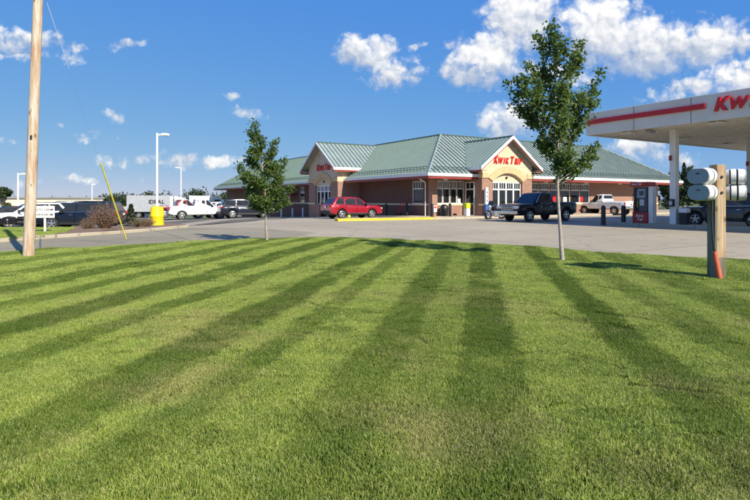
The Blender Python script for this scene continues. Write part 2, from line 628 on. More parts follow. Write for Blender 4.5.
def thing(name, label, cat, loc=(0, 0, 0), rz=0.0, group=None):
    o = bpy.data.objects.new(name, None)
    o.empty_display_size = .3
    COL.objects.link(o)
    o.location = loc
    o.rotation_euler = (0, 0, rz)
    return tag(o, label, cat, group)


def copy_tree(o, parent=None):
    c = o.copy()
    COL.objects.link(c)
    c.parent = parent
    for ch in [k for k in bpy.data.objects if k.parent == o]:
        copy_tree(ch, c)
    return c


def letters(text, size, mat, parent, mtx, depth=.06, shear=.28, bold=.02, caps=1.35, gap=.06, name='letter', center=True):
    """raised small-capital letters, each a mesh of its own; text runs along local x, stands in z, front to -y"""
    made = []
    x = 0.0
    first = True
    for ch in text:
        if ch == ' ':
            x += size * .38
            first = True
            continue
        cu = bpy.data.curves.new('t', 'FONT')
        cu.body = ch
        cu.size = size * (caps if first else 1.0)
        cu.extrude = depth / 2
        cu.offset = bold * size
        cu.shear = shear
        cu.resolution_u = 3
        ob = bpy.data.objects.new('t', cu)
        me = bpy.data.meshes.new_from_object(ob)
        bpy.data.objects.remove(ob)
        first = False
        xs = [p.co.x for p in me.vertices]
        lo, hi = min(xs), max(xs)
        made.append((me, x - lo, ))
        x += hi - lo + gap * size - (shear * size * .35)
    T = x - gap * size
    for me, dx_ in made:
        for p in me.vertices:
            c = p.co.copy()
            p.co = mtx @ Vector((c.x + dx_ - (T / 2 if center else 0), -c.z, c.y))
        me.materials.clear()
        me.name = name
        link(name, me, mat, parent)
    return T


def sheet(name, outline, mat, dz=0.0, step=3.0, kind='structure', hfun=None, lip=0.0, parent=None):
    """ground sheet that follows the terrain; optional vertical lip round its rim"""
    bm = bmesh.new()
    vs = [bm.verts.new((p[0], p[1], 0)) for p in outline]
    bm.faces.new(vs)
    xs = [p[0] for p in outline]
    ys = [p[1] for p in outline]
    if step:
        x = min(xs) + step
        while x < max(xs):
            bmesh.ops.bisect_plane(bm, geom=bm.verts[:] + bm.edges[:] + bm.faces[:], plane_co=(x, 0, 0), plane_no=(1, 0, 0))
            x += step
        y = min(ys) + step
        while y < max(ys):
            bmesh.ops.bisect_plane(bm, geom=bm.verts[:] + bm.edges[:] + bm.faces[:], plane_co=(0, y, 0), plane_no=(0, 1, 0))
            y += step
    bmesh.ops.triangulate(bm, faces=bm.faces[:])
    h = hfun or gz
    if lip:
        edges = [e for e in bm.edges if len(e.link_faces) == 1]
        for p in bm.verts:
            p.co.z = h(p.co.x, p.co.y) + dz
        r = bmesh.ops.extrude_edge_only(bm, edges=edges)
        for p in r['geom']:
            if isinstance(p, bmesh.types.BMVert):
                p.co.z -= lip
    else:
        for p in bm.verts:
            p.co.z = h(p.co.x, p.co.y) + dz
    bmesh.ops.recalc_face_normals(bm, faces=bm.faces)
    me = bpy.data.meshes.new(name)
    bm.to_mesh(me)
    bm.free()
    # face up
    return link(name, me, mat, parent, kind)


def strip(name, pts, width, z0, z1, mat, kind='structure', parent=None):
    """kerb that follows a line of ground points, one real step high"""
    m = MB()
    n = len(pts)
    rows = []
    for i, p in enumerate(pts):
        a, b = pts[max(i - 1, 0)], pts[min(i + 1, n - 1)]
        t = Vector((b[0] - a[0], b[1] - a[1], 0)).normalized()
        nn = Vector((-t.y, t.x, 0))
        q = Vector((p[0], p[1], 0))
        g = gz(p[0], p[1])
        rows.append([q + Vector((0, 0, g + z0)), q + Vector((0, 0, g + z1 - .02)), q + nn * .02 + Vector((0, 0, g + z1)), q + nn * width + Vector((0, 0, g + z1)), q + nn * width + Vector((0, 0, g + z0))])
    vs = [p for r in rows for p in r]
    fs = []
    for i in range(n - 1):
        for j in range(4):
            fs.append((i * 5 + j, i * 5 + j + 1, (i + 1) * 5 + j + 1, (i + 1) * 5 + j))
    fs += [(0, 1, 2, 3, 4), tuple((n - 1) * 5 + j for j in (4, 3, 2, 1, 0))]
    m.add(vs, fs)
    return m.build(name, mat, parent, kind=kind)


def curve_pts(pts, n=8):
    """smooth line through points"""
    out = []
    for i in range(len(pts) - 1):
        p0, p1, p2, p3 = pts[max(i - 1, 0)], pts[i], pts[i + 1], pts[min(i + 2, len(pts) - 1)]
        for k in range(n):
            t = k / n
            out.append(tuple(.5 * (2 * p1[a] + (p2[a] - p0[a]) * t + (2 * p0[a] - 5 * p1[a] + 4 * p2[a] - p3[a]) * t * t + (3 * p1[a] - p0[a] - 3 * p2[a] + p3[a]) * t ** 3) for a in range(2)))
    out.append(tuple(pts[-1][:2]))
    return out

# ================================================================== THE SETTING
def ground_sheet():
    xs = [-3000, -1200, -500, -250, -140] + [-100 + 8 * i for i in range(26)] + [140, 250, 500, 1200, 3000]
    ys = [-1500, -300, -80] + [-20 + 8 * i for i in range(21)] + [200, 320, 600, 1400, 4000]
    vs, fs = [], []
    for y in ys:
        for x in xs:
            vs.append((x, y, gz(x, y) - .08))
    nx = len(xs)
    for j in range(len(ys) - 1):
        for i in range(nx - 1):
            fs.append((j * nx + i, j * nx + i + 1, (j + 1) * nx + i + 1, (j + 1) * nx + i))
    MB().add(vs, fs).build('ground', 'field', kind='structure')


ground_sheet()
sheet('parking_lot', [(-80, 8), (90, 8), (90, 84), (-80, 84)], 'concrete', 0.0, 4)

# darker drive on the left, asphalt behind the planted island
edge_px = [(-420, 276), (-200, 266), (-60, 258), (0, 254.4), (23, 252.7), (67, 250), (127, 246.7), (187, 243.3), (250, 240.7), (300, 239.0), (350, 239.4), (417, 242.3),
           (500, 247.2), (583, 253.0), (667, 258.2), (750, 262.3), (900, 268)]
EDGE = [tuple(G(*p)[:2]) for p in edge_px]
EDGE = curve_pts(EDGE, 5)
kerb_px = [(-260, 262), (-120, 251), (-40, 245), (0, 242.2), (47, 238.6), (100, 235.0), (145, 231.6), (172, 229.0)]
KERB = [tuple(G(*p)[:2]) for p in kerb_px]
tip = G(186, 227.6)
KERB = curve_pts(KERB, 5) + curve_pts([G(172, 229.0)[:2], (tip.x - .12, tip.y - .35), (tip.x, tip.y + .5), (tip.x - .6, tip.y + 1.4), (tip.x - 1.8, tip.y + 2.0)], 5)[1:]
drive = [p for p in EDGE if p[0] < -3.2 and p[1] > 9]
drive = [(a, b - .6) for a, b in drive]
sheet('driveway', drive + [(-2.6, 24.0), (-5.5, 27.5)] + [p for p in reversed(KERB) if p[1] < tip.y + .4], 'drive', .004, 3)
sheet('asphalt_lot', [(-70, 30.5), (-13.0, 30.5), G(180, 224.2)[:2], (-7.5, 38.5), (-7.0, 44.5), (-16, 68), (-30, 84), (-70, 84)], 'asphalt', .005, 4)
strip('kerb', KERB, .16, -.05, .13, 'kerb')
back_edge = [(tip.x - 1.8, tip.y + 2.0), (-13.4, 30.2), (-14.0, 27.6), (-30, 26.0), (-34, 18)]
inner = [(p[0], p[1]) for p in KERB]


def offset_line(pts, d):
    out = []
    for i, p in enumerate(pts):
        a, b = pts[max(i - 1, 0)], pts[min(i + 1, len(pts) - 1)]
        t = Vector((b[0] - a[0], b[1] - a[1], 0)).normalized()
        out.append((p[0] - t.y * d, p[1] + t.x * d))
    return out


inner = offset_line(KERB, .12)
bed = [p for p in inner if p[0] > -12.3] + [(-12.9, 30.0), (-13.6, 27.0), (-14.9, 26.7)]
verge = [p for p in inner if p[0] <= -12.2] + [(-14.8, 26.7), (-34, 26.2)]
sheet('mulch_bed', bed, 'mulch', .115, 1.0, hfun=lambda x, y: .05 * math.sin(x * 2.1) * math.sin(y * 1.7))
sheet('verge', verge, 'soil', .10, 2.0)

# the lawn sheet with soft dips
def lz(x, y):
    return .045 + .018 * math.sin(x * .9 + 1.3) * math.sin(y * .7) + .012 * math.sin(x * 2.3 + y * 1.9)


LAWN = [(-40, 6)] + [p for p in EDGE if p[0] > -30] + [(24, 7.0), (42, 3), (42, -22), (-40, -22)]
sheet('lawn', LAWN, 'soil', 0, 1.5, hfun=lz, lip=.2)


def inside(poly, x, y):
    c = False
    j = len(poly) - 1
    for i in range(len(poly)):
        xi, yi, xj, yj = poly[i][0], poly[i][1], poly[j][0], poly[j][1]
        if (yi > y) != (yj > y) and x < (xj - xi) * (y - yi) / (yj - yi) + xi:
            c = not c
        j = i
    return c


# ---- grass: one object that scatters turf patches of single blades over points
def grass_material():
    m, b, p, out = base_mat('grass')
    g = b.n('ShaderNodeNewGeometry')
    P = g.outputs['Position']
    at_ = b.n('ShaderNodeAttribute', attribute_name='h')
    h = at_.outputs['Fac']
    x, y, z = b.sep(P)
    wob = b.m('MULTIPLY', b.m('SUBTRACT', b.noise(P, .4, 2, .5), .5), .30)
    wob = b.m('ADD', wob, b.m('MULTIPLY', b.m('SUBTRACT', b.noise(P, 5.0, 4, .7), .5), .34))
    uu = b.m('ADD', b.m('SUBTRACT', b.m('MULTIPLY', x, .982), b.m('MULTIPLY', y, .187)), wob)
    st = None
    for c, wd, k in ((.08, .26, 1.0), (-.85, .24, .85), (1.45, .22, 1.0), (-1.9, .16, .7), (-2.65, .28, 1.0), (-3.9, .18, .8), (-4.9, .32, 1.0), (-6.1, .22, .8), (-7.2, .32, .9), (-8.6, .3, .7),
                     (2.35, .2, .6), (3.3, .3, .7), (4.7, .3, .6), (-10.2, .4, .7), (-12.0, .4, .7), (6.0, .3, .6), (-.42, .3, .35)):
        d = b.m('ABSOLUTE', b.m('SUBTRACT', uu, c))
        s_ = b.m('MULTIPLY', b.smooth(d, wd * 1.3, wd * .75), k)
        st = s_ if st is None else b.m('MAXIMUM', st, s_)
    brk = b.smooth(b.noise(P, .8, 5, .7), .22, .50)
    st = b.m('MULTIPLY', b.m('MULTIPLY', st, brk), b.m('MULTIPLY_ADD', b.smooth(y, 2.8, 6.0), .42, .58))
    blot = b.smooth(b.noise(P, 1.15, 4, .6), .56, .68)
    st = b.m('MAXIMUM', st, b.m('MULTIPLY', blot, .7))
    rnd = g.outputs['Random Per Island']
    n_mid = b.smooth(b.noise(P, 2.6, 5, .65), .32, .68)
    dry = b.m('MULTIPLY', b.smooth(b.noise(b.vm('ADD', P, (7.3, 1.1, 0)), .62, 5, .62), .47, .66), b.smooth(y, 12.0, 4.0))
    col = b.mix(n_mid, (.20, .34, .022), (.41, .54, .060))
    col = b.mix(b.m('MULTIPLY', dry, .62), col, (.56, .53, .17))
    col = b.mix(b.m('MULTIPLY', st, .70), col, (.034, .10, .008))
    tip = b.mix(b.m('MULTIPLY', b.m('POWER', rnd, 2.0), b.m('MULTIPLY_ADD', st, -.72, 1.0)), b.mix(.35, col, (.03, .07, .006)), b.mix(.60, col, (.85, .86, .36)))  # bright tips: glint of the blades put into the base colour
    straw = b.m('GREATER_THAN', b.m('SUBTRACT', b.m('ADD', rnd, b.m('MULTIPLY', dry, .18)), b.m('MULTIPLY', st, .05)), .955)
    tip = b.mix(b.m('MULTIPLY', straw, .8), tip, (.60, .50, .25))
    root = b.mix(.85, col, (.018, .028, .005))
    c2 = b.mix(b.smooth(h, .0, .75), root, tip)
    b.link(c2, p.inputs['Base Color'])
    p.inputs['Roughness'].default_value = .5
    p.inputs['Specular IOR Level'].default_value = .2
    tr = b.n('ShaderNodeBsdfTranslucent')
    b.link(c2, tr.inputs['Color'])
    mx = b.n('ShaderNodeMixShader')
    mx.inputs[0].default_value = .3
    b.link(p.outputs[0], mx.inputs[1])
    b.link(tr.outputs[0], mx.inputs[2])
    b.link(mx.outputs[0], out.inputs['Surface'])


grass_material()


RING = G(561, 262)
sheet('tree_ring', [(RING.x + .40 * math.cos(k * .393) * (1 + .2 * math.sin(k * 2.1)), RING.y + .38 * math.sin(k * .393)) for k in range(16)], 'soil', .012, 0, hfun=lz)


def make_grass(name, polys, label, near_limit=9.5, hscale=1.0):
    rng = random.Random(3)
    V, Fc, H, PID = [], [], [], []

    def patch(pid, n, size, wid, hh):
        for _ in range(n):
            x, y = (rng.random() - .5) * size, (rng.random() - .5) * size
            a = rng.random() * 6.283
            hgt = hh * (.55 + .75 * rng.random())
            wv = wid * (.7 + .6 * rng.random())
            lean = hgt * (.15 + .85 * rng.random() ** 1.3)
            la = rng.random() * 6.283
            ca, sa = math.cos(a) * wv / 2, math.sin(a) * wv / 2
            lx, ly = math.cos(la) * lean, math.sin(la) * lean
            o = len(V)
            V.extend([(x - ca, y - sa, -.01), (x + ca, y + sa, -.01),
                      (x + lx * .35 + ca * .85, y + ly * .35 + sa * .85, hgt * .6), (x + lx * .35 - ca * .85, y + ly * .35 - sa * .85, hgt * .6),
                      (x + lx, y + ly, hgt * (1 - .18 * lean / hgt))])
            H.extend([0, 0, .6, .6, 1])
            PID.extend([pid] * 5)
            Fc.extend([(o, o + 1, o + 2, o + 3), (o + 3, o + 2, o + 4)])
    for k in (1, 2, 3, 4):
        patch(k, 5200, .62, .0032, .026 * hscale)
    for k in (5, 6):
        patch(k, 2500, .62, .0062, .031 * hscale)
    step = .34
    n = 0
    for poly, zf in polys:
        xs = [p[0] for p in poly]
        ys = [p[1] for p in poly]
        y = max(min(ys), 1.2)
        while y < max(ys):
            x = max(min(xs), -(.78 * y + 2.5))
            xmax = min(max(xs), .78 * y + 2.5)
            while x < xmax:
                px, py = x + rng.uniform(-.07, .07), y + rng.uniform(-.07, .07)
                if math.hypot(px - RING.x, py - RING.y) < .46:
                    x += step
                    continue
                ok = all(inside(poly, px + ox, py + oy) for ox, oy in ((.12, 0), (-.12, 0), (0, .12), (0, -.12)))
                if ok:
                    V.append((px, py, zf(px, py)))
                    H.append(0)
                    PID.append(0 if py < near_limit else -1)
                    n += 1
                x += step
            y += step
    me = bpy.data.meshes.new(name)
    me.from_pydata(V, [], Fc)
    a = me.attributes.new('h', 'FLOAT', 'POINT')
    a.data.foreach_set('value', H)
    a = me.attributes.new('pid', 'INT', 'POINT')
    a.data.foreach_set('value', PID)
    o = link(name, me, 'grass', kind='stuff')
    o['label'] = label
    o['category'] = 'grass'
    ng = bpy.data.node_groups.new(name + '_scatter', 'GeometryNodeTree')
    ng.interface.new_socket('Geometry', in_out='INPUT', socket_type='NodeSocketGeometry')
    ng.interface.new_socket('Geometry', in_out='OUTPUT', socket_type='NodeSocketGeometry')
    N = ng.nodes.new
    L = ng.links.new
    gi, go = N('NodeGroupInput'), N('NodeGroupOutput')
    na = N('GeometryNodeInputNamedAttribute')
    na.data_type = 'INT'
    na.inputs['Name'].default_value = 'pid'

    def sel(val):
        c = N('FunctionNodeCompare')
        c.data_type = 'INT'
        c.operation = 'EQUAL'
        L(na.outputs[0], c.inputs[2])
        c.inputs[3].default_value = val
        s_ = N('GeometryNodeSeparateGeometry')
        s_.domain = 'POINT'
        L(gi.outputs[0], s_.inputs['Geometry'])
        L(c.outputs[0], s_.inputs['Selection'])
        return s_.outputs[0]
    final = N('GeometryNodeJoinGeometry')
    for pid, ks in ((0, (1, 2, 3, 4)), (-1, (5, 6))):
        j = N('GeometryNodeJoinGeometry')
        for k in ks:
            t = N('GeometryNodeGeometryToInstance')
            L(sel(k), t.inputs[0])
            L(t.outputs[0], j.inputs[0])
        ip = N('GeometryNodeInstanceOnPoints')
        L(sel(pid), ip.inputs['Points'])
        L(j.outputs[0], ip.inputs['Instance'])
        ip.inputs['Pick Instance'].default_value = True
        ri = N('FunctionNodeRandomValue')
        ri.data_type = 'INT'
        ri.inputs[4].default_value = 0
        ri.inputs[5].default_value = len(ks) - 1
        L(ri.outputs[2], ip.inputs['Instance Index'])
        rr = N('FunctionNodeRandomValue')
        rr.data_type = 'FLOAT_VECTOR'
        rr.inputs[0].default_value = (-.03, -.03, 0)
        rr.inputs[1].default_value = (.03, .03, 6.283)
        rr.inputs['Seed'].default_value = 5
        L(rr.outputs[0], ip.inputs['Rotation'])
        rs = N('FunctionNodeRandomValue')
        rs.data_type = 'FLOAT_VECTOR'
        rs.inputs[0].default_value = (.95, .95, .8)
        rs.inputs[1].default_value = (1.1, 1.1, 1.2)
        rs.inputs['Seed'].default_value = 9
        L(rs.outputs[0], ip.inputs['Scale'])
        L(ip.outputs[0], final.inputs[0])
    L(final.outputs[0], go.inputs[0])
    md = o.modifiers.new('scatter', 'NODES')
    md.node_group = ng
    return o


make_grass('lawn_grass', [(LAWN, lz), (verge, lambda x, y: .10)], 'mown green lawn with darker stripes and dry yellow patches')

# ================================================================== THE SHOP
C = Vector((4.75, 44.8, 0))
LX, LY, OV = 32.4, 58.0, 1.75
INS, ZE, ZT = 4.4, 3.58, 7.56
shop = thing('convenience_store', 'brick convenience store with green standing seam hip roof and two gabled entrances', 'store', C, ANG)
ZB = -2.6      # walls run down below the falling ground

FRONT = Matrix(((1, 0, 0, 0), (0, -1, 0, 0), (0, 0, 1, 0), (0, 0, 0, 1)))    # (along, outward, up) -> local, front wall
LEFT = Matrix(((0, -1, 0, 0), (1, 0, 0, 0), (0, 0, 1, 0), (0, 0, 0, 1)))     # the same for the wall on the left


def wall_run(mtx, a0, a1, openings, mat_up='brick', mat_low='brick'):
    """wall with real openings: brick base, stone sill band, brick above"""
    SILL = 1.0
    low, up, band = MB(mtx), MB(mtx), MB(mtx)
    a = a0
    for (o0, o1, z0, z1) in sorted(openings) + [(a1, a1, 0, 0)]:
        if o0 > a:
            up.box(a, o0, -.3, 0, SILL + .14, 3.26)
            low.box(a, o0, -.3, .02, ZB, SILL)
            band.box(a, o0, -.3, .06, SILL, SILL + .14)
        if o1 > o0:
            up.box(o0, o1, -.3, -.002, z1, 3.26)
            if z0 > .5:
                low.box(o0, o1, -.3, .02, ZB, SILL)
                band.box(o0, o1, -.3, .06, SILL, SILL + .14)
        a = o1
    up.build('wall', mat_up, shop)
    low.build('wall_base', mat_low, shop)
    band.build('stone_band', 'stone_band', shop)


def window(mtx, a0, a1, z0, z1, rows=(.66,), cols_top=4, cols=1, parent=None, depth=-.12, fw=.07, name='window'):
    """white framed shop window: frame with transom and glazing bars, each pane its own piece"""
    m = MB(mtx)
    zt = z0 + (z1 - z0) * rows[0] if rows else z1
    m.box(a0, a0 + fw, depth - .05, depth + .05, z0, z1)
    m.box(a1 - fw, a1, depth - .05, depth + .05, z0, z1)
    m.box(a0 + fw, a1 - fw, depth - .05, depth + .05, z0, z0 + fw)
    m.box(a0 + fw, a1 - fw, depth - .05, depth + .05, z1 - fw, z1)
    panes = []
    ia0, ia1 = a0 + fw, a1 - fw
    if rows:
        m.box(ia0, ia1, depth - .045, depth + .045, zt - .05, zt + .05)
        w_ = (ia1 - ia0) / cols_top
        for k in range(cols_top):
            if k:
                m.box(ia0 + k * w_ - .02, ia0 + k * w_ + .02, depth - .04, depth + .04, zt + .05, z1 - fw)
            panes.append((ia0 + k * w_, ia0 + (k + 1) * w_, zt + .05, z1 - fw))
    w_ = (ia1 - ia0) / cols
    for k in range(cols):
        if k:
            m.box(ia0 + k * w_ - .03, ia0 + k * w_ + .03, depth - .04, depth + .04, z0 + fw, zt - .05)
        panes.append((ia0 + k * w_, ia0 + (k + 1) * w_, z0 + fw, zt - .05))
    fr = m.build(name, 'frame_white', parent or shop)
    for (p0, p1, q0, q1) in panes:
        MB(mtx).box(p0, p1, depth - .02, depth - .008, q0, q1).build('pane', 'shop_glass', fr)
    return fr


W0, W1 = 1.14, 3.08
fo = [(.40 + i * .77, .40 + i * .77 + .745, W0, W1) for i in range(4)]
fo2 = [(9.8 + i * 1.5, 9.8 + i * 1.5 + 1.46, W0, W1) for i in range(7)]
wall_run(FRONT, 0, LX, fo + fo2)
for q in fo + fo2:
    window(FRONT, *q, cols_top=4 if q in fo else 5)
lo_ = [(1.3, 2.9, W0, W1), (25.5, 27.0, W0, W1), (30.0, 32.0, W0, W1)]
wall_run(LEFT, 0.3, LY, lo_, 'brick_shaded', 'brick_shaded')
for q in lo_:
    window(LEFT, *q, cols_top=4)
# plain walls at the back and the far end, ceiling slab that closes the shell
MB().box(LX - .3, LX, .3, LY, ZB, 3.26).build('wall', 'brick', shop)
MB().box(.3, LX - .3, LY - .3, LY, ZB, 3.26).build('wall', 'brick', shop)
# corner pier, lighter brick, slightly proud
MB().box(-.09, .46, -.09, .46, ZB, 3.2).build('corner_pier', 'brick', shop)

# interior: dim back wall and floor so the panes have depth behind them
MB().box(.4, LX - .4, 6.0, 6.1, ZB, 3.25).build('inner_wall', 'cream_wall', shop)

# ---- hip roof with flat well in the middle
E = [(-OV, -OV), (LX + OV, -OV), (LX + OV, LY + OV), (-OV, LY + OV)]
T = [(INS, INS), (LX - INS, INS), (LX - INS, LY - INS), (INS, LY - INS)]
for k in range(4):
    a, b, c, d = E[k], E[(k + 1) % 4], T[(k + 1) % 4], T[k]
    m = MB()
    m.add([(a[0], a[1], ZE), (b[0], b[1], ZE), (c[0], c[1], ZT), (d[0], d[1], ZT),
           (a[0], a[1], ZE - .08), (b[0], b[1], ZE - .08), (c[0], c[1], ZT - .08), (d[0], d[1], ZT - .08)],
          [(0, 1, 2, 3), (7, 6, 5, 4), (0, 4, 5, 1), (1, 5, 6, 2), (2, 6, 7, 3), (3, 7, 4, 0)])
    rf = m.build('roof_slope', 'roof_green', shop)
    # raised seams, run up the slope to the ridge or the hip
    sm = MB()
    ax = Vector((b[0] - a[0], b[1] - a[1], 0))
    ln = ax.length
    ax.normalize()
    inn = Vector((-ax.y, ax.x, 0))
    run, rise = INS + OV, ZT - ZE
    nrm = (inn * -rise + Vector((0, 0, run))).normalized()
    s = .25
    while s < ln - .1:
        t = min(1.0, s / run, (ln - s) / run)
        p0 = Vector((a[0], a[1], ZE)) + ax * s
        p1 = p0 + (inn * run + Vector((0, 0, rise))) * t
        if t > .03:
            hw, hh = .028, .07
            vs = []
            for p in (p0, p1):
                vs += [p - ax * hw, p + ax * hw, p + ax * hw + nrm * hh, p - ax * hw + nrm * hh]
            sm.add(vs, [(0, 1, 2, 3), (7, 6, 5, 4), (0, 4, 5, 1), (1, 5, 6, 2), (2, 6, 7, 3), (3, 7, 4, 0)])
        s += .47
    sm.build('seams', 'seam_green', rf, kind='stuff')
    # snow rail a little above the eave
    for rr_ in (.45, .75):
        q0 = Vector((a[0], a[1], ZE)) + ax * (rr_ + .3) + inn * rr_ + Vector((0, 0, rise / run * rr_)) + nrm * .12
        q1 = Vector((b[0], b[1], ZE)) - ax * (rr_ + .3) + inn * rr_ + Vector((0, 0, rise / run * rr_)) + nrm * .12
        MB().tube([q0, q1], .03, 6).build('snow_rail', 'seam_green', rf)
    # hip cap
    MB().tube([(a[0], a[1], ZE + .03), (d[0], d[1], ZT + .05)], .09, 6).build('hip_cap', 'roof_green', rf)
    MB().tube([(d[0], d[1], ZT + .04), (c[0], c[1], ZT + .04)], .08, 6).build('ridge_cap', 'seam_green', rf)
    # fascia: white gutter above a red board
    o2 = [(E[k][0], E[k][1]), (E[(k + 1) % 4][0], E[(k + 1) % 4][1])]
    p, q = Vector((*o2[0], 0)), Vector((*o2[1], 0))

    def bar(off0, off1, z0, z1, name, mat):
        aa, bb = p - inn * off1 - ax * off1, q - inn * off1 + ax * off1
        cc, dd = q - inn * off0 + ax * off0, p - inn * off0 - ax * off0
        MB().prism([(v_.x, v_.y) for v_ in (aa, bb, cc, dd)], z0, z1, 'xy').build(name, mat, shop)
    bar(-.04, .10, 3.36, ZE + .02, 'gutter', 'trim_white')
    bar(-.04, .03, 3.15, 3.355, 'fascia', 'trim_red')
MB().box(INS - .02, LX - INS + .02, INS - .02, LY - INS + .02, ZT - .5, ZT - .4).build('flat_roof', 'roof_grey', shop)
sf = MB()
sf.box(-OV + .05, LX + OV - .05, -OV + .05, .35, 3.262, 3.30).box(-OV + .05, .35, .35, LY + OV - .05, 3.262, 3.30)
sf.box(LX - .35, LX + OV - .05, .35, LY + OV - .05, 3.262, 3.30).box(.35, LX - .35, LY - .35, LY + OV - .05, 3.262, 3.30)
sf.build('soffit', 'soffit_tan', shop)


def arch_line(ca, hw, zs, zt, n=14):
    """segmental arch from (ca-hw, zs) over (ca, zt) to (ca+hw, zs)"""
    rise = zt - zs
    r = (hw * hw + rise * rise) / (2 * rise)
    zc = zt - r
    t0 = math.asin(min(1, hw / r))
    return [(ca + r * math.sin(-t0 + 2 * t0 * k / n), zc + r * math.cos(-t0 + 2 * t0 * k / n)) for k in range(n + 1)]


def gable(mtx, ca, hw, p, apex, tip, oh, back, bays, word, flip=False):
    zr = apex
    half = hw + .62
    sl = (apex - tip) / half
    zw = lambda a_: apex - .12 - sl * abs(a_ - ca)         # underside of the roof over the wall
    ow = 1.75                                              # half width of the arched opening
    # brick piers either side, stucco above with the arch cut out
    for s_ in (-1, 1):
        xo, xi, xn = ca + s_ * hw, ca + s_ * ow, ca + s_ * (hw - .3)
        # L-shaped pier: front face and return in one piece
        MB(mtx).prism([(xo, -.2), (xo, p), (xi, p), (xi, p - .35), (xn, p - .35), (xn, -.2)], ZB, 3.3, 'xy').build('gable_pier', 'brick', shop)
        x0, x1 = sorted((ca + s_ * (ow + .04), ca + s_ * (hw + .05)))
        MB(mtx).box(x0, x1, p - .4, p + .05, 1.0, 1.14).build('stone_band', 'stone_band', shop)
    ar = arch_line(ca, ow, 3.0, 3.72)
    poly = [(ca - hw, 3.3), (ca - ow, 3.3)] + [(x_, max(z_, 3.3)) if False else (x_, z_) for x_, z_ in ar] + [(ca + ow, 3.3), (ca + hw, 3.3), (ca + hw, zw(ca + hw)), (ca, zw(ca)), (ca - hw, zw(ca - hw))]
    poly[1] = (ca - ow - .001, 3.3)
    MB(mtx).prism(poly, p - .35, p + .003, 'xz').build('gable_wall', 'stucco', shop)
    # returns of the gable above the piers
    for s_ in (-1, 1):
        x0, x1 = sorted((ca + s_ * hw, ca + s_ * (hw - .3)))
        MB(mtx).box(x0, x1, -.8, p - .352, 3.3, zw(ca + s_ * hw)).build('gable_return', 'stucco', shop)
    # arch ring, proud
    a1, a2 = arch_line(ca, ow + .02, 3.02, 3.74), arch_line(ca, ow + .55, 3.32, 4.34)
    MB(mtx).prism(a1 + a2[::-1], p + .004, p + .09, 'xz').build('arch_ring', 'stucco_orange', shop)
    for s_ in (-1, 1):
        x0, x1 = sorted((ca + s_ * (ow + .56), ca + s_ * (hw + .02)))
        MB(mtx).box(x0, x1, p + .004, p + .07, 3.3, 3.72).build('impost_band', 'stucco_orange', shop)
    # tympanum and glazing inside the arch
    MB(mtx).prism([(ca - ow, 2.98)] + [(x_, z_ - .01) for x_, z_ in ar] + [(ca + ow, 2.98)], p - .30, p - .2, 'xz').build('tympanum', 'stucco', shop)
    MB(mtx).lathe([(.07, 0), (.11, .05), (.11, .14), (.04, .18)], (ca, p - .14, 3.28), 'z', 10).build('lantern', 'black_paint', shop)
    nb_ = bays
    w_ = (2 * ow) / nb_
    for k in range(nb_):
        x0 = ca - ow + k * w_
        door = 0 < k < nb_ - 1
        z0 = .15 if door or not flip else 1.0
        if not door and z0 > .5:
            MB(mtx).box(x0, x0 + w_, p - .3, p - .02, ZB, 1.0).build('bay_base', 'brick', shop)
        fr = window(mtx, x0, x0 + w_, z0, 2.98, rows=((2.35 - z0) / (2.98 - z0),), cols_top=3, depth=p - .25, fw=.08, name='door' if door else 'window')
        if door:
            MB(mtx).box(x0 + w_ - .16, x0 + w_ - .12, p - .2, p - .15, .95, 1.35).build('handle', 'chrome', fr)
    # roof
    b1, b0 = p + oh, -back
    for s_ in (-1, 1):
        e = ca + s_ * half
        q = [(ca, b1, zr), (e, b1, tip), (e, b0, tip), (ca, b0, zr)]
        rf_ = MB(mtx).add(q + [(x_, y_, z_ - .1) for x_, y_, z_ in q], [(0, 1, 2, 3), (7, 6, 5, 4), (0, 4, 5, 1), (1, 5, 6, 2), (2, 6, 7, 3), (3, 7, 4, 0)]).build('roof_slope', 'roof_green', shop)
        nn = Vector((s_ * (apex - tip), 0, half)).normalized()
        sm_ = MB(mtx)
        bb = b1 - .2
        while bb > b0:
            vs = []
            for pp in ((e, tip), (ca, zr)):
                o_ = Vector((pp[0], bb, pp[1]))
                vs += [o_ + Vector((0, -.026, 0)), o_ + Vector((0, .026, 0)), o_ + Vector((0, .026, 0)) + nn * .065, o_ + Vector((0, -.026, 0)) + nn * .065]
            sm_.add(vs, [(0, 1, 2, 3), (7, 6, 5, 4), (0, 4, 5, 1), (1, 5, 6, 2), (2, 6, 7, 3), (3, 7, 4, 0)])
            bb -= .47
        sm_.build('seams', 'seam_green', rf_, kind='stuff')
        # rake board: white, with a red board tucked under it
        for (t0, t1, y0, y1, mt, nm) in ((.06, -.20, b1 - .02, b1 + .06, 'trim_white', 'rake_board'), (-.205, -.28, b1 - .04, b1 + .02, 'trim_red', 'rake_trim')):
            MB(mtx).prism([(ca, zr + t0), (e + s_ * .04, tip + t0 - sl * .04), (e + s_ * .04, tip + t1 - sl * .04), (ca, zr + t1)], y0, y1, 'xz').build(nm, mt, shop)
        x0, x1 = sorted((e - s_ * .05, e + s_ * .05))
        MB(mtx).box(x0, x1, .2, b1 - .03, tip - .24, tip + .02).build('gutter', 'trim_white', shop)
        MB(mtx).box(x0 + .02, x1 - .02, .2, b1 - .05, tip - .40, tip - .242).build('fascia', 'trim_red', shop)
        x0, x1 = sorted((e - s_ * .06, ca + s_ * (hw - .05)))
        MB(mtx).box(x0, x1, .0, b1 - .06, tip - .30, tip - .26).build('gable_soffit', 'soffit_tan', shop)
    MB(mtx).tube([(ca, b1 + .05, zr + .03), (ca, b0, zr + .03)], .08, 6).build('ridge_cap', 'seam_green', shop)
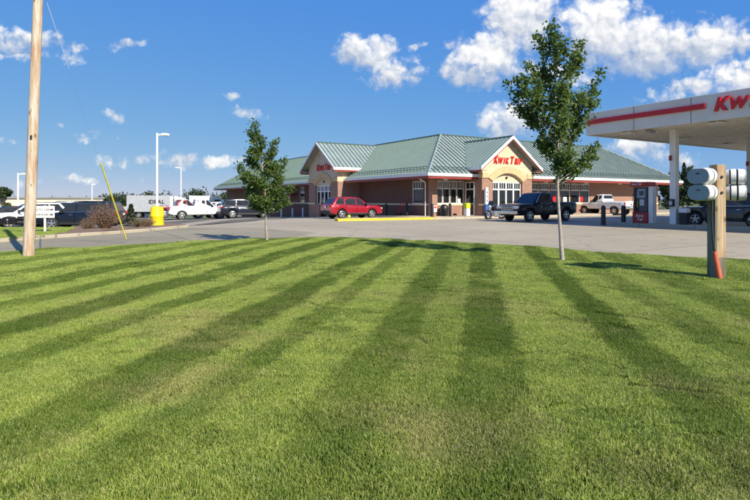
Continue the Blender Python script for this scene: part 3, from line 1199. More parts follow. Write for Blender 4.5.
    # lettering
    lm = mtx @ Matrix.Translation((ca - (.05 if not flip else .3), p + .05, 4.55)) @ Matrix(((-1 if flip else 1, 0, 0, 0), (0, -1, 0, 0), (0, 0, 1, 0), (0, 0, 0, 1)))
    letters(word, .72, 'sign_red', shop, lm @ Matrix.Diagonal((.68, 1, 1, 1)), depth=.1, bold=.028, caps=1.28, gap=.17, shear=.34)


gable(FRONT, 6.4, 2.95, 2.2, 6.84, 4.16, .6, 4.6, 4, 'KWIK TRIP')
gable(LEFT, 15.4, 3.4, 2.5, 7.42, 4.66, .75, 4.8, 4, 'KWIK TRIP', True)

window(Matrix(((0, -1, 0, 3.45), (-1, 0, 0, 0), (0, 0, 1, 0), (0, 0, 0, 1))), .25, 1.35, .15, 2.98, rows=(.78,), cols_top=2, depth=.06, name='door')
# downspout at the corner, little extras on the walls
MB().tube([(-.9, .75, 3.3), (-.2, .75, 2.95), (-.16, .75, 2.8), (-.16, .75, 0)], .055, 8).build('downspout', 'trim_white', shop)
MB().box(LX - 1.0, LX - .9, -.14, -.04, 0, 3.2).build('downspout', 'trim_white', shop)
MB().prism([(-.02, 2.35), (-.95, 2.05), (-.95, 1.9), (-.02, 2.2)], 27.6, 30.2, 'xz').build('awning', 'trim_red', shop)
for x_ in (.9, 7.9 + 5.2, 19.0, 24.5, 29.5):
    MB().rbox(x_, x_ + .3, -.55, -.25, 3.1, 3.26, .03).build('soffit_light', 'trim_white', shop)
# promotional posters behind the glass line of the front windows
for k, (x_, z_, mt, ww_, hh_) in enumerate(((10.2, 1.25, 'plate_white', .5, .7), (14.8, 1.3, 'sign_red', .45, .6), (16.3, 1.25, 'plate_white', .55, .5), (18.9, 1.3, 'sign_red', .4, .6), (2.8, 1.22, 'plate_white', .3, .35))):
    MB().box(x_, x_ + ww_, .095, .105, z_, z_ + hh_).build('poster', mt, shop)

# pavement slab round the shop
def shop_pt(x_, y_):
    q = C + DR * x_ + DL * y_
    return (q.x, q.y)


sheet('sidewalk', [shop_pt(-2.6, -3.6), shop_pt(36.0, -3.6), shop_pt(36, 0), shop_pt(0, 0), shop_pt(0, 52), shop_pt(-2.6, 52)], 'kerb', .14, 3, lip=.2)

# ================================================================== FUEL CANOPY
K0 = Vector((12.3, 31.6, 0))
CB, CT = 5.2, 6.5
CW, CLN = 22.0, 24.0
canopy = thing('fuel_canopy', 'large white fuel canopy with red stripe and red lettering on its fascia', 'canopy', K0, ANG)
# local frame: x away to the right (DR), y away to the left (DL); the canopy spans x 0..CW, y -CLN..0
for nm, (x0, x1, y0, y1) in (('fascia', (0, .12, -CLN, 0)), ('fascia', (.12, CW - .12, -.12, 0)), ('fascia', (CW - .12, CW, -CLN, 0)), ('fascia', (.12, CW - .12, -CLN, -CLN + .12))):
    MB().rbox(x0, x1, y0, y1, CB, CT, .03).build(nm, 'canopy_grey', canopy)
MB().box(.1, CW - .1, -CLN + .1, -.1, CT - .35, CT - .25).build('roof_deck', 'roof_grey', canopy)
MB().box(.13, CW - .13, -CLN + .13, -.13, CB + .09, CB + .11).build('soffit', 'canopy_soffit', canopy)
# pressed ribs of the soffit deck
rb = MB()
y = -.55
while y > -CLN + .3:
    rb.box(.14, CW - .14, y, y + .035, CB + .055, CB + .088)
    y -= .42
rb.build('soffit_rib', 'canopy_soffit', canopy, kind='stuff')
for k in range(1, 8):
    MB().box(-.006, .004, -k * 3.0 - .012, -k * 3.0 + .012, CB + .03, CT - .03).build('panel_joint', 'black_plastic', canopy)
# a tinted bar that stands proud of the fascia, and the letters behind it
MB().rbox(-.10, -.004, -6.7, -.1, CB + .62, CB + .88, .025).build('stripe', 'stripe_red', canopy)
MB().rbox(.05, CW - 2, .004, .10, CB + .62, CB + .88, .025).build('stripe', 'stripe_red', canopy)
lm = Matrix(((0, 1, 0, -.04), (-1, 0, 0, -7.1), (0, 0, 1, CB + .45), (0, 0, 0, 1)))
letters('KWIK TRIP', .70, 'sign_red', canopy, lm, depth=.14, bold=.045, caps=1.22, center=False)
for (cx, cy) in ((2.1, -4.0), (2.1, -13.0), (10.6, -4.0), (10.6, -13.0), (19.1, -4.0), (19.1, -13.0)):
    MB().rbox(cx - .17, cx + .17, cy - .17, cy + .17, .0, CB + .085, .025).build('column', 'column_grey', canopy)
    MB().rbox(cx - .24, cx - .175, cy + .03, cy + .17, 3.58, 3.85, .01).build('number_plate', 'pump_red', canopy)
for ix in range(4):
    for iy in range(5):
        x_, y_ = 1.1 + ix * 5.6, -2.0 - iy * 4.7
        MB().rbox(x_ - .32, x_ + .32, y_ - .32, y_ + .32, CB - .03, CB + .05, .02).build('canopy_light', 'trim_white', canopy)
for y_ in (-3.2, -8.4, -12.6):
    MB().rbox(.9, 1.5, y_ - .12, y_ + .12, CB - .10, CB + .05, .02).build('soffit_box', 'galvanised', canopy)


def canopy_pt(x_, y_, z_=0.0):
    q = K0 + DR * x_ + DL * y_
    return Vector((q.x, q.y, z_))


# island under the first row of columns
isl = MB()
isl.rbox(1.45, 2.75, -20, -.6, -.05, .15, .04)
o = isl.build('pump_island', 'kerb', None, kind='structure')
o.location = K0
o.rotation_euler = (0, 0, ANG)

# ---- dispenser
pump = thing('fuel_pump', 'red based fuel dispenser with red header beneath the canopy', 'fuel pump', canopy_pt(1.95, -2.3, .15), ANG)
# local: faces along -x (towards the lot); thickness in x, width along y
MB().rbox(-.34, .34, -.52, .52, 0, .62, .03).build('skirt', 'pump_red', pump)
MB().rbox(-.30, .30, -.48, .48, .62, 2.02, .04).build('body', 'pump_dark', pump)
for s_ in (-1, 1):
    f = -.30 * 1.0 if s_ < 0 else .30
    x0, x1 = sorted((f, f + s_ * .03))
    d = MB().rbox(x0, x1, -.36, .20, 1.42, 1.92, .01).build('display', 'pump_screen', pump)
    x0, x1 = sorted((f + s_ * .03, f + s_ * .04))
    MB().box(x0, x1, -.28, .05, 1.55, 1.82).build('screen', 'car_glass', d)
    x0, x1 = sorted((f, f + s_ * .035))
    MB().rbox(x0, x1, -.30, .02, .98, 1.34, .01).build('card_panel', 'steel_grey', pump)
    MB().rbox(x0, x1, .10, .40, .72, 1.36, .01).build('nozzle_boot', 'black_plastic', pump)
    for k in range(3):
        yy = .14 + k * .1
        n_ = MB().tube([(f + s_ * .05, yy, 1.24), (f + s_ * .09, yy, 1.02), (f + s_ * .05, yy, .86)], .022, 6).build('nozzle', ('lime', 'black_plastic', 'lamp_red')[k], pump)
        MB().tube([(f + s_ * .06, yy, .9), (f + s_ * .2, yy + .05, .55), (f + s_ * .22, yy + .12, .8), (f + s_ * .12, yy + .1, 1.5), (f + s_ * .04, yy, 2.0)], .014, 6).build('hose', 'rubber', n_)
    lm = (Matrix(((0, 1, 0, -.345), (-1, 0, 0, 0), (0, 0, 1, 0), (0, 0, 0, 1))) if s_ < 0 else Matrix(((0, -1, 0, .345), (1, 0, 0, 0), (0, 0, 1, 0), (0, 0, 0, 1))))
    letters('KWIK', .17, 'plate_white', pump, lm @ Matrix.Translation((0, 0, .34)), depth=.01, bold=.02, name='letter')
    letters('TRIP', .17, 'plate_white', pump, lm @ Matrix.Translation((.03, 0, .13)), depth=.01, bold=.02, name='letter')
MB().rbox(-.45, .45, -.62, .62, 2.06, 2.32, .05).build('header', 'pump_red', pump)
lm = Matrix(((0, 1, 0, -.455), (-1, 0, 0, .15), (0, 0, 1, 2.14), (0, 0, 0, 1)))
letters('KWIK TRIP', .12, 'plate_white', pump, lm, depth=.01, bold=.02)
MB().rbox(-.22, .22, -.80, -.50, 0, 2.06, .03).build('side_column', 'column_grey', pump)

pump.scale = (.9, .86, 1.0)
for k, (x_, y_, lab) in enumerate(((.85, -.55, 'black steel bollard left of the fuel dispenser, nearer the lot'), (2.1, -1.0, 'black steel bollard close beside the fuel dispenser'))):
    b_ = thing('bollard', lab, 'bollard', canopy_pt(x_, y_, 0.0), 0, 'black bollards by the pump')
    MB().lathe([(.13, -.05), (.13, 1.02), (.11, 1.10), (.05, 1.14)], n=14).build('post', 'black_paint', b_, True)
    MB().lathe([(.19, -.02), (.19, .03), (.135, .05)], n=14).build('base_ring', 'black_plastic', b_, True)
# window washing station and speaker box on the first column
ws = thing('washer_station', 'white windscreen washer bin beside the canopy column', 'washer bin', canopy_pt(2.1, -4.55, .15), ANG)
MB().rbox(-.18, .18, -.2, .2, 0, .62, .03).build('bin', 'black_plastic', ws)
MB().rbox(-.2, .2, -.22, .22, .62, .86, .05).build('lid', 'trim_white', ws)
MB().tube([(0, .1, .8), (-.1, .12, 1.15)], .018, 6).build('squeegee', 'black_plastic', ws)
sp = thing('intercom_box', 'small black intercom box fixed to the canopy column', 'intercom', canopy_pt(1.90, -4.0, 1.3), ANG)
MB().rbox(-.16, .025, -.13, .13, -.2, .2, .02).build('case', 'black_plastic', sp)
MB().box(-.168, -.161, -.09, .09, -.12, .10).build('grille', 'steel_grey', sp)

# ================================================================== VEHICLES
def lerp_prof(prof, x):
    if x <= prof[0][0]:
        return prof[0][1]
    for (x0, z0), (x1, z1) in zip(prof, prof[1:]):
        if x <= x1:
            t = (x - x0) / (x1 - x0)
            return z0 + (z1 - z0) * t
    return prof[-1][1]


def place(root, x_, y_, heading):
    """set a vehicle on the ground, pitched and rolled with it"""
    root.location = (x_, y_, gz(x_, y_) + .006)
    h = Vector((math.cos(heading), math.sin(heading), 0))
    s_ = Vector((-h.y, h.x, 0))
    e = 1.4
    f = Vector((h.x, h.y, (gz(x_ + h.x * e, y_ + h.y * e) - gz(x_ - h.x * e, y_ - h.y * e)) / (2 * e))).normalized()
    l = Vector((s_.x, s_.y, (gz(x_ + s_.x * e, y_ + s_.y * e) - gz(x_ - s_.x * e, y_ - s_.y * e)) / (2 * e)))
    l = (l - f * l.dot(f)).normalized()
    u_ = f.cross(l)
    root.rotation_euler = Matrix(((f.x, l.x, u_.x), (f.y, l.y, u_.y), (f.z, l.z, u_.z))).to_euler()


WHEELS = {}


def wheel(parent, x_, y_, r, wid, rimr, spokes, mat_rim, side):
    key = (r, wid, rimr, spokes, mat_rim, side)
    if key not in WHEELS:
        h = wid / 2
        t = MB().lathe([(rimr, -h * .8), (r * .90, -h), (r * .985, -h * .75), (r, -h * .4), (r, h * .4), (r * .985, h * .75), (r * .90, h), (rimr, h * .8), (rimr * .98, h * .2), (rimr * .98, -h * .2)], axis='y', n=28, closed=True)
        to = t.build('wheel', 'rubber', None, True)
        rm = MB()
        f = side * h
        rm.lathe([(rimr, f * .82), (rimr * .93, f * .86), (rimr * .88, f * .55), (rimr * .88, f * .35), (rimr, f * .35)], axis='y', n=28, closed=True)
        rm.lathe([(rimr * .22, f * .3), (rimr * .22, f * .72), (rimr * .12, f * .8), (.01, f * .8)], axis='y', n=14)
        for k in range(spokes):
            a = 2 * math.pi * k / spokes + .3
            ca, sa = math.cos(a), math.sin(a)
            wa, wb = rimr * .17, rimr * .13
            p_ = []
            for rr_, ww_ in ((rimr * .15, wa), (rimr * .92, wb)):
                for (yy, sgn) in ((f * .45, -1), (f * .45, 1), (f * .74, 1), (f * .74, -1)):
                    p_.append((ca * rr_ - sa * ww_ * sgn, yy, sa * rr_ + ca * ww_ * sgn))
            rm.add(p_, [(0, 1, 2, 3), (7, 6, 5, 4), (0, 4, 5, 1), (1, 5, 6, 2), (2, 6, 7, 3), (3, 7, 4, 0)])
        rim_me = rm.build('rim', mat_rim, None, True)
        bk = MB().lathe([(rimr * .98, f * .1), (rimr * .98, f * .3), (.02, f * .3)], axis='y', n=24).build('brake_disc', 'black_plastic', None, True)
        WHEELS[key] = (to.data, rim_me.data, bk.data)
        for q in (to, rim_me, bk):
            bpy.data.objects.remove(q)
    a, b, c = WHEELS[key]
    w_ = link('wheel', a, None, parent)
    w_.location = (x_, y_, r)
    link('rim', b, None, w_)
    link('brake_disc', c, None, w_)
    return w_


def vehicle(name, label, cat, cfg, paint, group=None, rim='alloy'):
    root = thing(name, label, cat, group=group)
    L, W = cfg['L'], cfg['W'] / 2
    sill = cfg['sill']
    r = cfg['r']
    deck = cfg['deck']
    wx = cfg['wx']
    xs = set(round(-L / 2 + L * i / 60, 4) for i in range(61))
    for d0, d1 in cfg['doors']:
        xs |= {d0, d0 + .018, d1, d1 - .018}
    for w0 in wx:
        for k in range(-6, 7):
            xs.add(round(w0 + (r + .07) * math.sin(k * math.pi / 12), 4))
    for x_, z_ in deck:
        xs.add(x_)
    xs = sorted(q for q in xs if -L / 2 <= q <= L / 2)
    xs = [q for i, q in enumerate(xs) if i == 0 or q - xs[i - 1] > .006]

    def section(x_):
        zt = lerp_prof(deck, x_)
        zb = sill
        ends = max(0.0, (abs(x_) - (L / 2 - .55)) / .55)
        zb += .10 * ends ** 2
        for w0 in wx:
            dxx = abs(x_ - w0)
            ra = r + .075
            if dxx < ra:
                zb = max(zb, r + math.sqrt(max(0, ra * ra - dxx * dxx)) * .98)
        zb = min(zb, zt - .14)
        w_ = W * (1 - .085 * ends ** 2.2)
        pts = []
        for t, off in ((0, .05), (.10, .012), (.42, 0), (.74, .014), (.90, .045), (.965, .085)):
            pts.append((w_ - off, zb + (zt - zb) * t))
        pts += [(w_ - .16, zt), (w_ * .45, zt + .022), (0, zt + .028)]
        return pts
    secs = [section(q) for q in xs]
    n = len(secs[0])
    body = MB()
    idx = {}

    def vid(mb, key, i, j, s_):
        kk = (id(mb), i, j, s_ if secs[i][j][0] > 1e-6 else 0)
        if kk not in idx:
            idx[kk] = len(mb.v)
            mb.v.append(Vector((xs[i], secs[i][j][0] * s_, secs[i][j][1])))
        return idx[kk]
    doors = {}
    bed = cfg.get('bed')
    for i in range(len(xs) - 1):
        xm = (xs[i] + xs[i + 1]) / 2
        for s_ in (-1, 1):
            for j in range(n - 1):
                if bed and bed[0] < xm < bed[1] and j >= 6:
                    continue
                mb = body
                for k, (d0, d1) in enumerate(cfg['doors']):
                    if 1 <= j <= 4 and d0 <= xm <= d1:
                        if xm < d0 + .018 or xm > d1 - .018:
                            mb = None
                        else:
                            mb = doors.setdefault((k, s_), MB())
                if mb is None:
                    continue
                mb.f.append((vid(mb, 0, i, j, s_), vid(mb, 0, i + 1, j, s_), vid(mb, 0, i + 1, j + 1, s_), vid(mb, 0, i, j + 1, s_)))
    for i in (0, len(xs) - 1):
        ring = [vid(body, 0, i, j, 1) for j in range(n)] + [vid(body, 0, i, j, -1) for j in reversed(range(n - 1))]
        body.f.append(tuple(ring))
    body.build('body', paint, root, True)
    # dark under-structure that closes the wheel wells and the door gaps
    zt_min = min(z_ for _, z_ in deck)
    MB().rbox(-L / 2 + .12, L / 2 - .15, -W + .24, W - .24, sill - .06, min(zt_min, .95), .04).build('underbody', 'black_plastic', root)
    m = MB()
    for (d0, d1) in cfg['doors']:
        m.box(d0 - .03, d1 + .03, -W + .09, W - .09, sill + .04, min(lerp_prof(deck, d0), lerp_prof(deck, d1)) - .12)
    m.build('door_jamb', 'black_plastic', root, kind='stuff')
    if bed:
        b0, b1 = bed
        MB().box(b0, b1, -W + .17, W - .17, .72, .76).build('bed_floor', 'black_plastic', root)
        wl = MB()
        zt = lerp_prof(deck, (b0 + b1) / 2)
        for s_ in (-1, 1):
            y0, y1 = sorted((s_ * (W - .165), s_ * (W - .2)))
            MB().box(b0 - .02, b1 + .02, y0, y1, .76, zt).build('bed_wall', paint, root)
        MB().box(b0 - .06, b0, -W + .17, W - .17, .76, zt).build('bed_wall', paint, root)
        MB().box(b1, b1 + .06, -W + .17, W - .17, .76, zt).build('bed_wall', paint, root)
    hw_ = cfg.get('handle_z', .92)
    for (k, s_), mb in doors.items():
        dob = mb.build('door', paint, root, True)
        d0, d1 = cfg['doors'][k]
        yh = s_ * (W - .005)
        hx = d0 + .16
        y0, y1 = sorted((yh - s_ * .03, yh + s_ * .03))
        MB().rbox(hx, hx + .18, y0, y1, hw_, hw_ + .035, .01).build('handle', cfg.get('handle', 'chrome'), dob)
    # cabin: glasshouse shell with rounded edges, panes a few millimetres proud
    g = cfg['cab']           # rear base, rear roof, front roof, front base, roof height
    rb0, rr0, fr0, fb0, zr = g
    wb, wt_ = W - cfg.get('wb', .10), W - cfg.get('wt', .26)
    zb_ = lambda x_: lerp_prof(deck, x_) - .02
    bm = bmesh.new()
    pts = [(rb0, wb, zb_(rb0)), (fb0, wb, zb_(fb0)), (fr0, wt_, zr - .02), ((fr0 * .6 + rr0 * .4), wt_, zr + .025), (rr0, wt_, zr)]
    vv = [bm.verts.new((x_, y_ * s_, z_)) for s_ in (1, -1) for x_, y_, z_ in pts]
    for f in ((0, 1, 2, 3, 4), (9, 8, 7, 6, 5), (1, 6, 7, 2), (2, 7, 8, 3), (3, 8, 9, 4), (4, 9, 5, 0), (0, 5, 6, 1)):
        bm.faces.new([vv[q] for q in f])
    bmesh.ops.bevel(bm, geom=[e for e in bm.edges if min(e.verts[0].co.z, e.verts[1].co.z) > zb_(0) + .2 or abs(e.verts[0].co.z - e.verts[1].co.z) > .2], offset=.075, segments=3, affect='EDGES', profile=.5)
    bmesh.ops.recalc_face_normals(bm, faces=bm.faces)
    bm.verts.index_update()
    mb = MB()
    mb.add([q.co.copy() for q in bm.verts], [tuple(q.index for q in f.verts) for f in bm.faces])
    bm.free()
    mb.build('cabin', paint, root, True)
    # side panes: between pillar lines given as (x at belt, x at roof)
    for s_ in (-1, 1):
        for (xb0, xb1, xt0, xt1) in cfg['panes']:
            zlo0, zlo1 = lerp_prof(deck, xb0) + .035, lerp_prof(deck, xb1) + .035
            zhi = zr - .10
            q = []
            nrm = Vector((0, zr - zb_(0), wb - wt_)).normalized()
            for (x_, z_) in ((xb0, zlo0), (xb1, zlo1), (xt1, zhi), (xt0, zhi)):
                t = (z_ - zb_(x_)) / (zr - zb_(x_))
                p_ = Vector((x_, wb + (wt_ - wb) * t, z_))
                q.append(p_)
            out = [p_ + nrm * .006 for p_ in q]
            inn_ = [p_ - nrm * .01 for p_ in q]
            vs = [Vector((p_.x, p_.y * s_, p_.z)) for p_ in out + inn_]
            MB().add(vs, [(0, 1, 2, 3), (7, 6, 5, 4), (0, 4, 5, 1), (1, 5, 6, 2), (2, 6, 7, 3), (3, 7, 4, 0)]).build('window', 'car_glass', root)
    for nm, (xb, zb1, xt) in (('windscreen', (fb0, zb_(fb0), fr0)), ('rear_window', (rb0, zb_(rb0), rr0))):
        sg = 1 if nm == 'windscreen' else -1
        zt1 = zr - .02 if sg > 0 else zr
        d = Vector((xt - xb, 0, zt1 - zb1))
        nn = Vector((d.z * sg, 0, -d.x * sg)).normalized()
        q = []
        for (t, in_) in ((.06 if sg > 0 else cfg.get('rear_t', .1), .09), (.90, .10)):
            wy = wb + (wt_ - wb) * t - in_
            p_ = Vector((xb, 0, zb1)) + d * t
            q.append((p_, wy))
        a_, b_ = q
        pts4 = [a_[0] + Vector((0, -a_[1], 0)), a_[0] + Vector((0, a_[1], 0)), b_[0] + Vector((0, b_[1], 0)), b_[0] + Vector((0, -b_[1], 0))]
        vs = [p_ + nn * .007 for p_ in pts4] + [p_ - nn * .01 for p_ in pts4]
        MB().add(vs, [(0, 1, 2, 3), (7, 6, 5, 4), (0, 4, 5, 1), (1, 5, 6, 2), (2, 6, 7, 3), (3, 7, 4, 0)]).build(nm, 'car_glass', root)
    # bright trim round the side glass
    for s_ in (-1, 1):
        xb0, xt0 = cfg['panes'][0][0], cfg['panes'][0][2]
        xb1, xt1 = cfg['panes'][-1][1], cfg['panes'][-1][3]

        def side_pt(x_, z_):
            t = (z_ - zb_(x_)) / (zr - zb_(x_))
            return Vector((x_, s_ * (wb + (wt_ - wb) * t + .008), z_))
        ln_ = [side_pt(xb0 + (xb1 - xb0) * k / 6, lerp_prof(deck, xb0 + (xb1 - xb0) * k / 6) + .025) for k in range(7)]
        ln_ += [side_pt(xt1 + .02, zr - .09)]
        if not bed:
            ln_ += [side_pt(xt0, zr - .085)]
        MB().tube(ln_, .013, 5).build('window_trim', cfg.get('trim', 'chrome'), root)
    # mirrors
    for s_ in (-1, 1):
        mx_ = fb0 - .38
        zz = lerp_prof(deck, mx_) + .02
        y0, y1 = sorted((s_ * (W - .08), s_ * (W + .17)))
        MB().rbox(mx_ - .07, mx_ + .07, y0, y1, zz, zz + .17, .03).build('mirror', cfg.get('mirror', 'black_plastic'), root)
    # wheels
    for w0 in wx:
        for s_ in (-1, 1):
            wheel(root, w0, s_ * (W - .125), r, .235, r * cfg.get('rimk', .66), cfg.get('spokes', 5), rim, s_)
    # nose
    zf = lerp_prof(deck, L / 2)
    fx = L / 2
    bmp = cfg.get('bumper', 'black_plastic')
    MB().rbox(fx - .16, fx + .06, -W + .10, W - .10, sill + .04, sill + .26, .04).build('bumper', bmp, root)
    if cfg.get('grille'):
        gz0, gz1, gw, gm = cfg['grille']
        gr_ = MB().rbox(fx - .06, fx + .035, -gw, gw, gz0, gz1, .03).build('grille', gm, root)
        nb_ = 3
        for k in range(nb_):
            zc = gz0 + (gz1 - gz0) * (k + .5) / nb_
            MB().box(fx + .034, fx + .045, -gw + .04, gw - .04, zc - .035, zc + .035).build('grille_slot', 'black_plastic', gr_)
    hz0, hz1, hy0, hl = cfg['lamp']
    for s_ in (-1, 1):
        y0, y1 = sorted((s_ * hy0, s_ * (W - .075)))
        MB().rbox(fx - .34, fx + .025, y0, y1, hz0, hz1, .03).build('headlight', 'lamp_clear', root)
    MB().box(fx + .062, fx + .07, -.16, .16, sill + .1, sill + .22).build('number_plate', 'plate_white', root)
    # tail
    tx = -L / 2
    MB().rbox(tx - .08, tx + .14, -W + .10, W - .10, sill + .06, sill + .28, .04).build('bumper', cfg.get('rbumper', bmp), root)
    tz0, tz1, ty = cfg['tail']
    for s_ in (-1, 1):
        y0, y1 = sorted((s_ * ty, s_ * (W - .075)))
        MB().rbox(tx - .02, tx + .20, y0, y1, tz0, tz1, .025).build('taillight', 'lamp_red', root)
    MB().box(tx - .095, tx - .081, -.16, .16, cfg.get('plate_z', sill + .12), cfg.get('plate_z', sill + .12) + .14).build('number_plate', 'plate_white', root)
    if cfg.get('rails'):
        for s_ in (-1, 1):
            y0 = s_ * (wt_ - .09)
            MB().tube([(rr0 + .15, y0, zr + .0), (rr0 + .25, y0, zr + .045), (fr0 - .25, y0, zr + .03), (fr0 - .15, y0, zr - .02)], .02, 6).build('roof_rail', 'black_plastic', root)
    if cfg.get('gate'):
        y_ = W - .24
        gt = MB().rbox(tx - .03, tx + .03, -y_, y_, .62, lerp_prof(deck, tx) - .03, .02).build('tailgate', paint, root)
        MB().rbox(tx - .045, tx - .031, -.14, .14, .98, 1.06, .005).build('handle', 'black_plastic', gt)
    if cfg.get('cladding'):
        for s_ in (-1, 1):
            y0, y1 = sorted((s_ * (W - .05), s_ * (W + .008)))
            MB().rbox(wx[0] + r + .09, wx[1] - r - .09, y0, y1, sill - .03, sill + .12, .02).build('side_skirt', 'black_plastic', root)
    return root


SUV = dict(L=4.66, W=1.86, sill=.34, r=.36, wx=(-1.36, 1.36), deck=[(-2.33, 1.0), (-2.2, 1.12), (-1.2, 1.09), (.95, 1.03), (1.15, 1.05), (1.85, 1.03), (2.2, .97), (2.33, .86)],
           doors=[(-1.0, -.02), (-.0, 1.02)], cab=(-2.18, -1.72, .28, 1.18, 1.66), panes=[(-1.92, -1.15, -1.62, -1.05), (-1.05, -.08, -.98, -.12), (.02, .86, -.02, .22)],
           lamp=(.74, .87, .52, 0), tail=(.88, 1.08, .55), grille=(.52, .80, .5, 'black_plastic'), rails=True, cladding=True, plate_z=.86)
BIGSUV = dict(L=5.0, W=2.0, sill=.36, r=.385, wx=(-1.42, 1.48), deck=[(-2.5, 1.0), (-2.38, 1.14), (-1.2, 1.12), (1.0, 1.05), (1.3, 1.06), (2.0, 1.05), (2.36, 1.0), (2.5, .88)],
              doors=[(-1.0, .06), (.08, 1.16)], cab=(-2.38, -2.08, .35, 1.22, 1.76), panes=[(-2.12, -1.15, -1.98, -1.08), (-1.04, .0, -1.0, -.04), (.10, .92, .06, .30)],
              lamp=(.72, .90, .55, 0), tail=(.92, 1.16, .62), grille=(.55, .86, .52, 'chrome'), rails=True, cladding=True, plate_z=.9, bumper='black_plastic')
PICKUP = dict(L=5.82, W=2.02, sill=.48, r=.41, wx=(-1.78, 1.80), deck=[(-2.91, 1.30), (-.62, 1.30), (-.55, 1.24), (1.2, 1.20), (1.45, 1.22), (2.3, 1.19), (2.74, 1.13), (2.91, .95)],
              doors=[(-.46, .50), (.52, 1.42)], cab=(-.62, -.50, .58, 1.42, 1.95), panes=[(-.38, .42, -.36, .34), (.52, 1.18, .44, .62)], bed=(-2.82, -.70),
              lamp=(.86, 1.06, .55, 0), tail=(.92, 1.24, .80), grille=(.72, 1.10, .52, 'chrome'), bumper='chrome', rbumper='chrome', gate=True, handle_z=1.0, rear_t=.4, plate_z=.62)
OLDTRUCK = dict(L=5.5, W=1.98, sill=.60, r=.42, wx=(-1.62, 1.72), deck=[(-2.75, 1.32), (-.40, 1.32), (-.34, 1.25), (1.0, 1.22), (1.25, 1.22), (2.4, 1.17), (2.66, 1.12), (2.75, 1.0)],
                doors=[(-.02, 1.08), ], cab=(-.40, -.30, .42, 1.15, 1.98), panes=[(-.22, .12, -.20, .10), (.22, .92, .18, .46)], bed=(-2.66, -.46),
                lamp=(.86, 1.04, .58, 0), tail=(.90, 1.22, .82), grille=(.78, 1.08, .55, 'chrome'), bumper='chrome', rbumper='chrome', gate=True, handle_z=1.05, rear_t=.4, plate_z=.66, rimk=.58, spokes=6)
SUV['trim'] = OLDTRUCK['trim'] = 'black_plastic'
SEDAN = dict(L=4.8, W=1.84, sill=.26, r=.33, wx=(-1.4, 1.42), deck=[(-2.4, .92), (-2.25, .98), (-1.5, .97), (.9, .90), (1.1, .90), (1.95, .82), (2.25, .74), (2.4, .62)],
             doors=[(-1.0, .0), (.02, 1.04)], cab=(-1.75, -1.0, .15, 1.15, 1.45), panes=[(-1.02, -.06, -.86, -.10), (.04, .84, .0, .10)],
             lamp=(.58, .72, .48, 0), tail=(.74, .92, .5), grille=(.34, .56, .4, 'black_plastic'), plate_z=.6)

v_ = vehicle('parked_car', 'bright red sport utility vehicle parked nose-in at the shop corner', 'car', SUV, 'paint_red', 'cars parked at the shop')
place(v_, -1.85, 43.4, ANG)
v_ = vehicle('pickup_truck', 'black crew cab pickup with chrome grille in front of the shop entrance', 'pickup', PICKUP, 'paint_black', 'pickups at the shop')
q = at(537.5, 37.4)
place(v_, q.x, q.y, ANG + math.pi)
v_ = vehicle('pickup_truck', 'white single cab pickup with open bed parked facing the shop', 'pickup', OLDTRUCK, 'paint_white', 'pickups at the shop')
q = at(605, 53.5)
place(v_, q.x, q.y, ANG + math.pi / 2)
v_ = vehicle('parked_car', 'dark navy sport utility vehicle half hidden behind the smaller tree', 'car', BIGSUV, 'paint_navy', 'cars parked at the shop')
q = at(246, 51.5)
place(v_, q.x, q.y, ANG - .12)
cap = vehicle('pickup_truck', 'white pickup with black windows beside the dark navy car', 'pickup', PICKUP, 'paint_white', 'pickups at the shop')
q = at(200, 53.0)
place(cap, q.x, q.y, ANG - .1)
v_ = vehicle('pickup_truck', 'dark red pickup mostly hidden behind the white pickup', 'pickup', PICKUP, 'paint_maroon', 'pickups at the shop')
q = at(181, 58.5)
place(v_, q.x, q.y, ANG - .05)
v_ = vehicle('parked_car', 'white car between the white pickup and the dark navy car', 'car', SUV, 'paint_white', 'cars parked at the shop')
q = at(224, 57.5)
place(v_, q.x, q.y, ANG)
v_ = vehicle('parked_car', 'black sport utility vehicle behind the brown shrub', 'car', BIGSUV, 'paint_navy', 'cars parked on the left')
q = at(83, 35.0)
place(v_, q.x, q.y, math.pi + .06)
v_ = vehicle('parked_car', 'white car behind the wooden utility pole', 'car', SUV, 'paint_white', 'cars parked on the left')
q = at(30, 37.5)
place(v_, q.x, q.y, math.pi + .75)
v_ = vehicle('parked_car', 'black car at the left edge beside the white car', 'car', SEDAN, 'paint_black', 'cars parked on the left')
q = at(5, 36.5)
place(v_, q.x, q.y, math.pi + .75)
v_ = vehicle('parked_car', 'silver car behind the small arrow sign', 'car', BIGSUV, 'paint_silver', 'cars parked on the left')
q = at(60, 40)
place(v_, q.x, q.y, math.pi + .4)
v_ = vehicle('parked_car', 'dark grey sport utility vehicle at the pumps behind the wooden post', 'car', BIGSUV, 'paint_grey', 'cars at the pumps')
q = canopy_pt(4.9, -5.6)
place(v_, q.x, q.y, ANG + math.pi / 2)

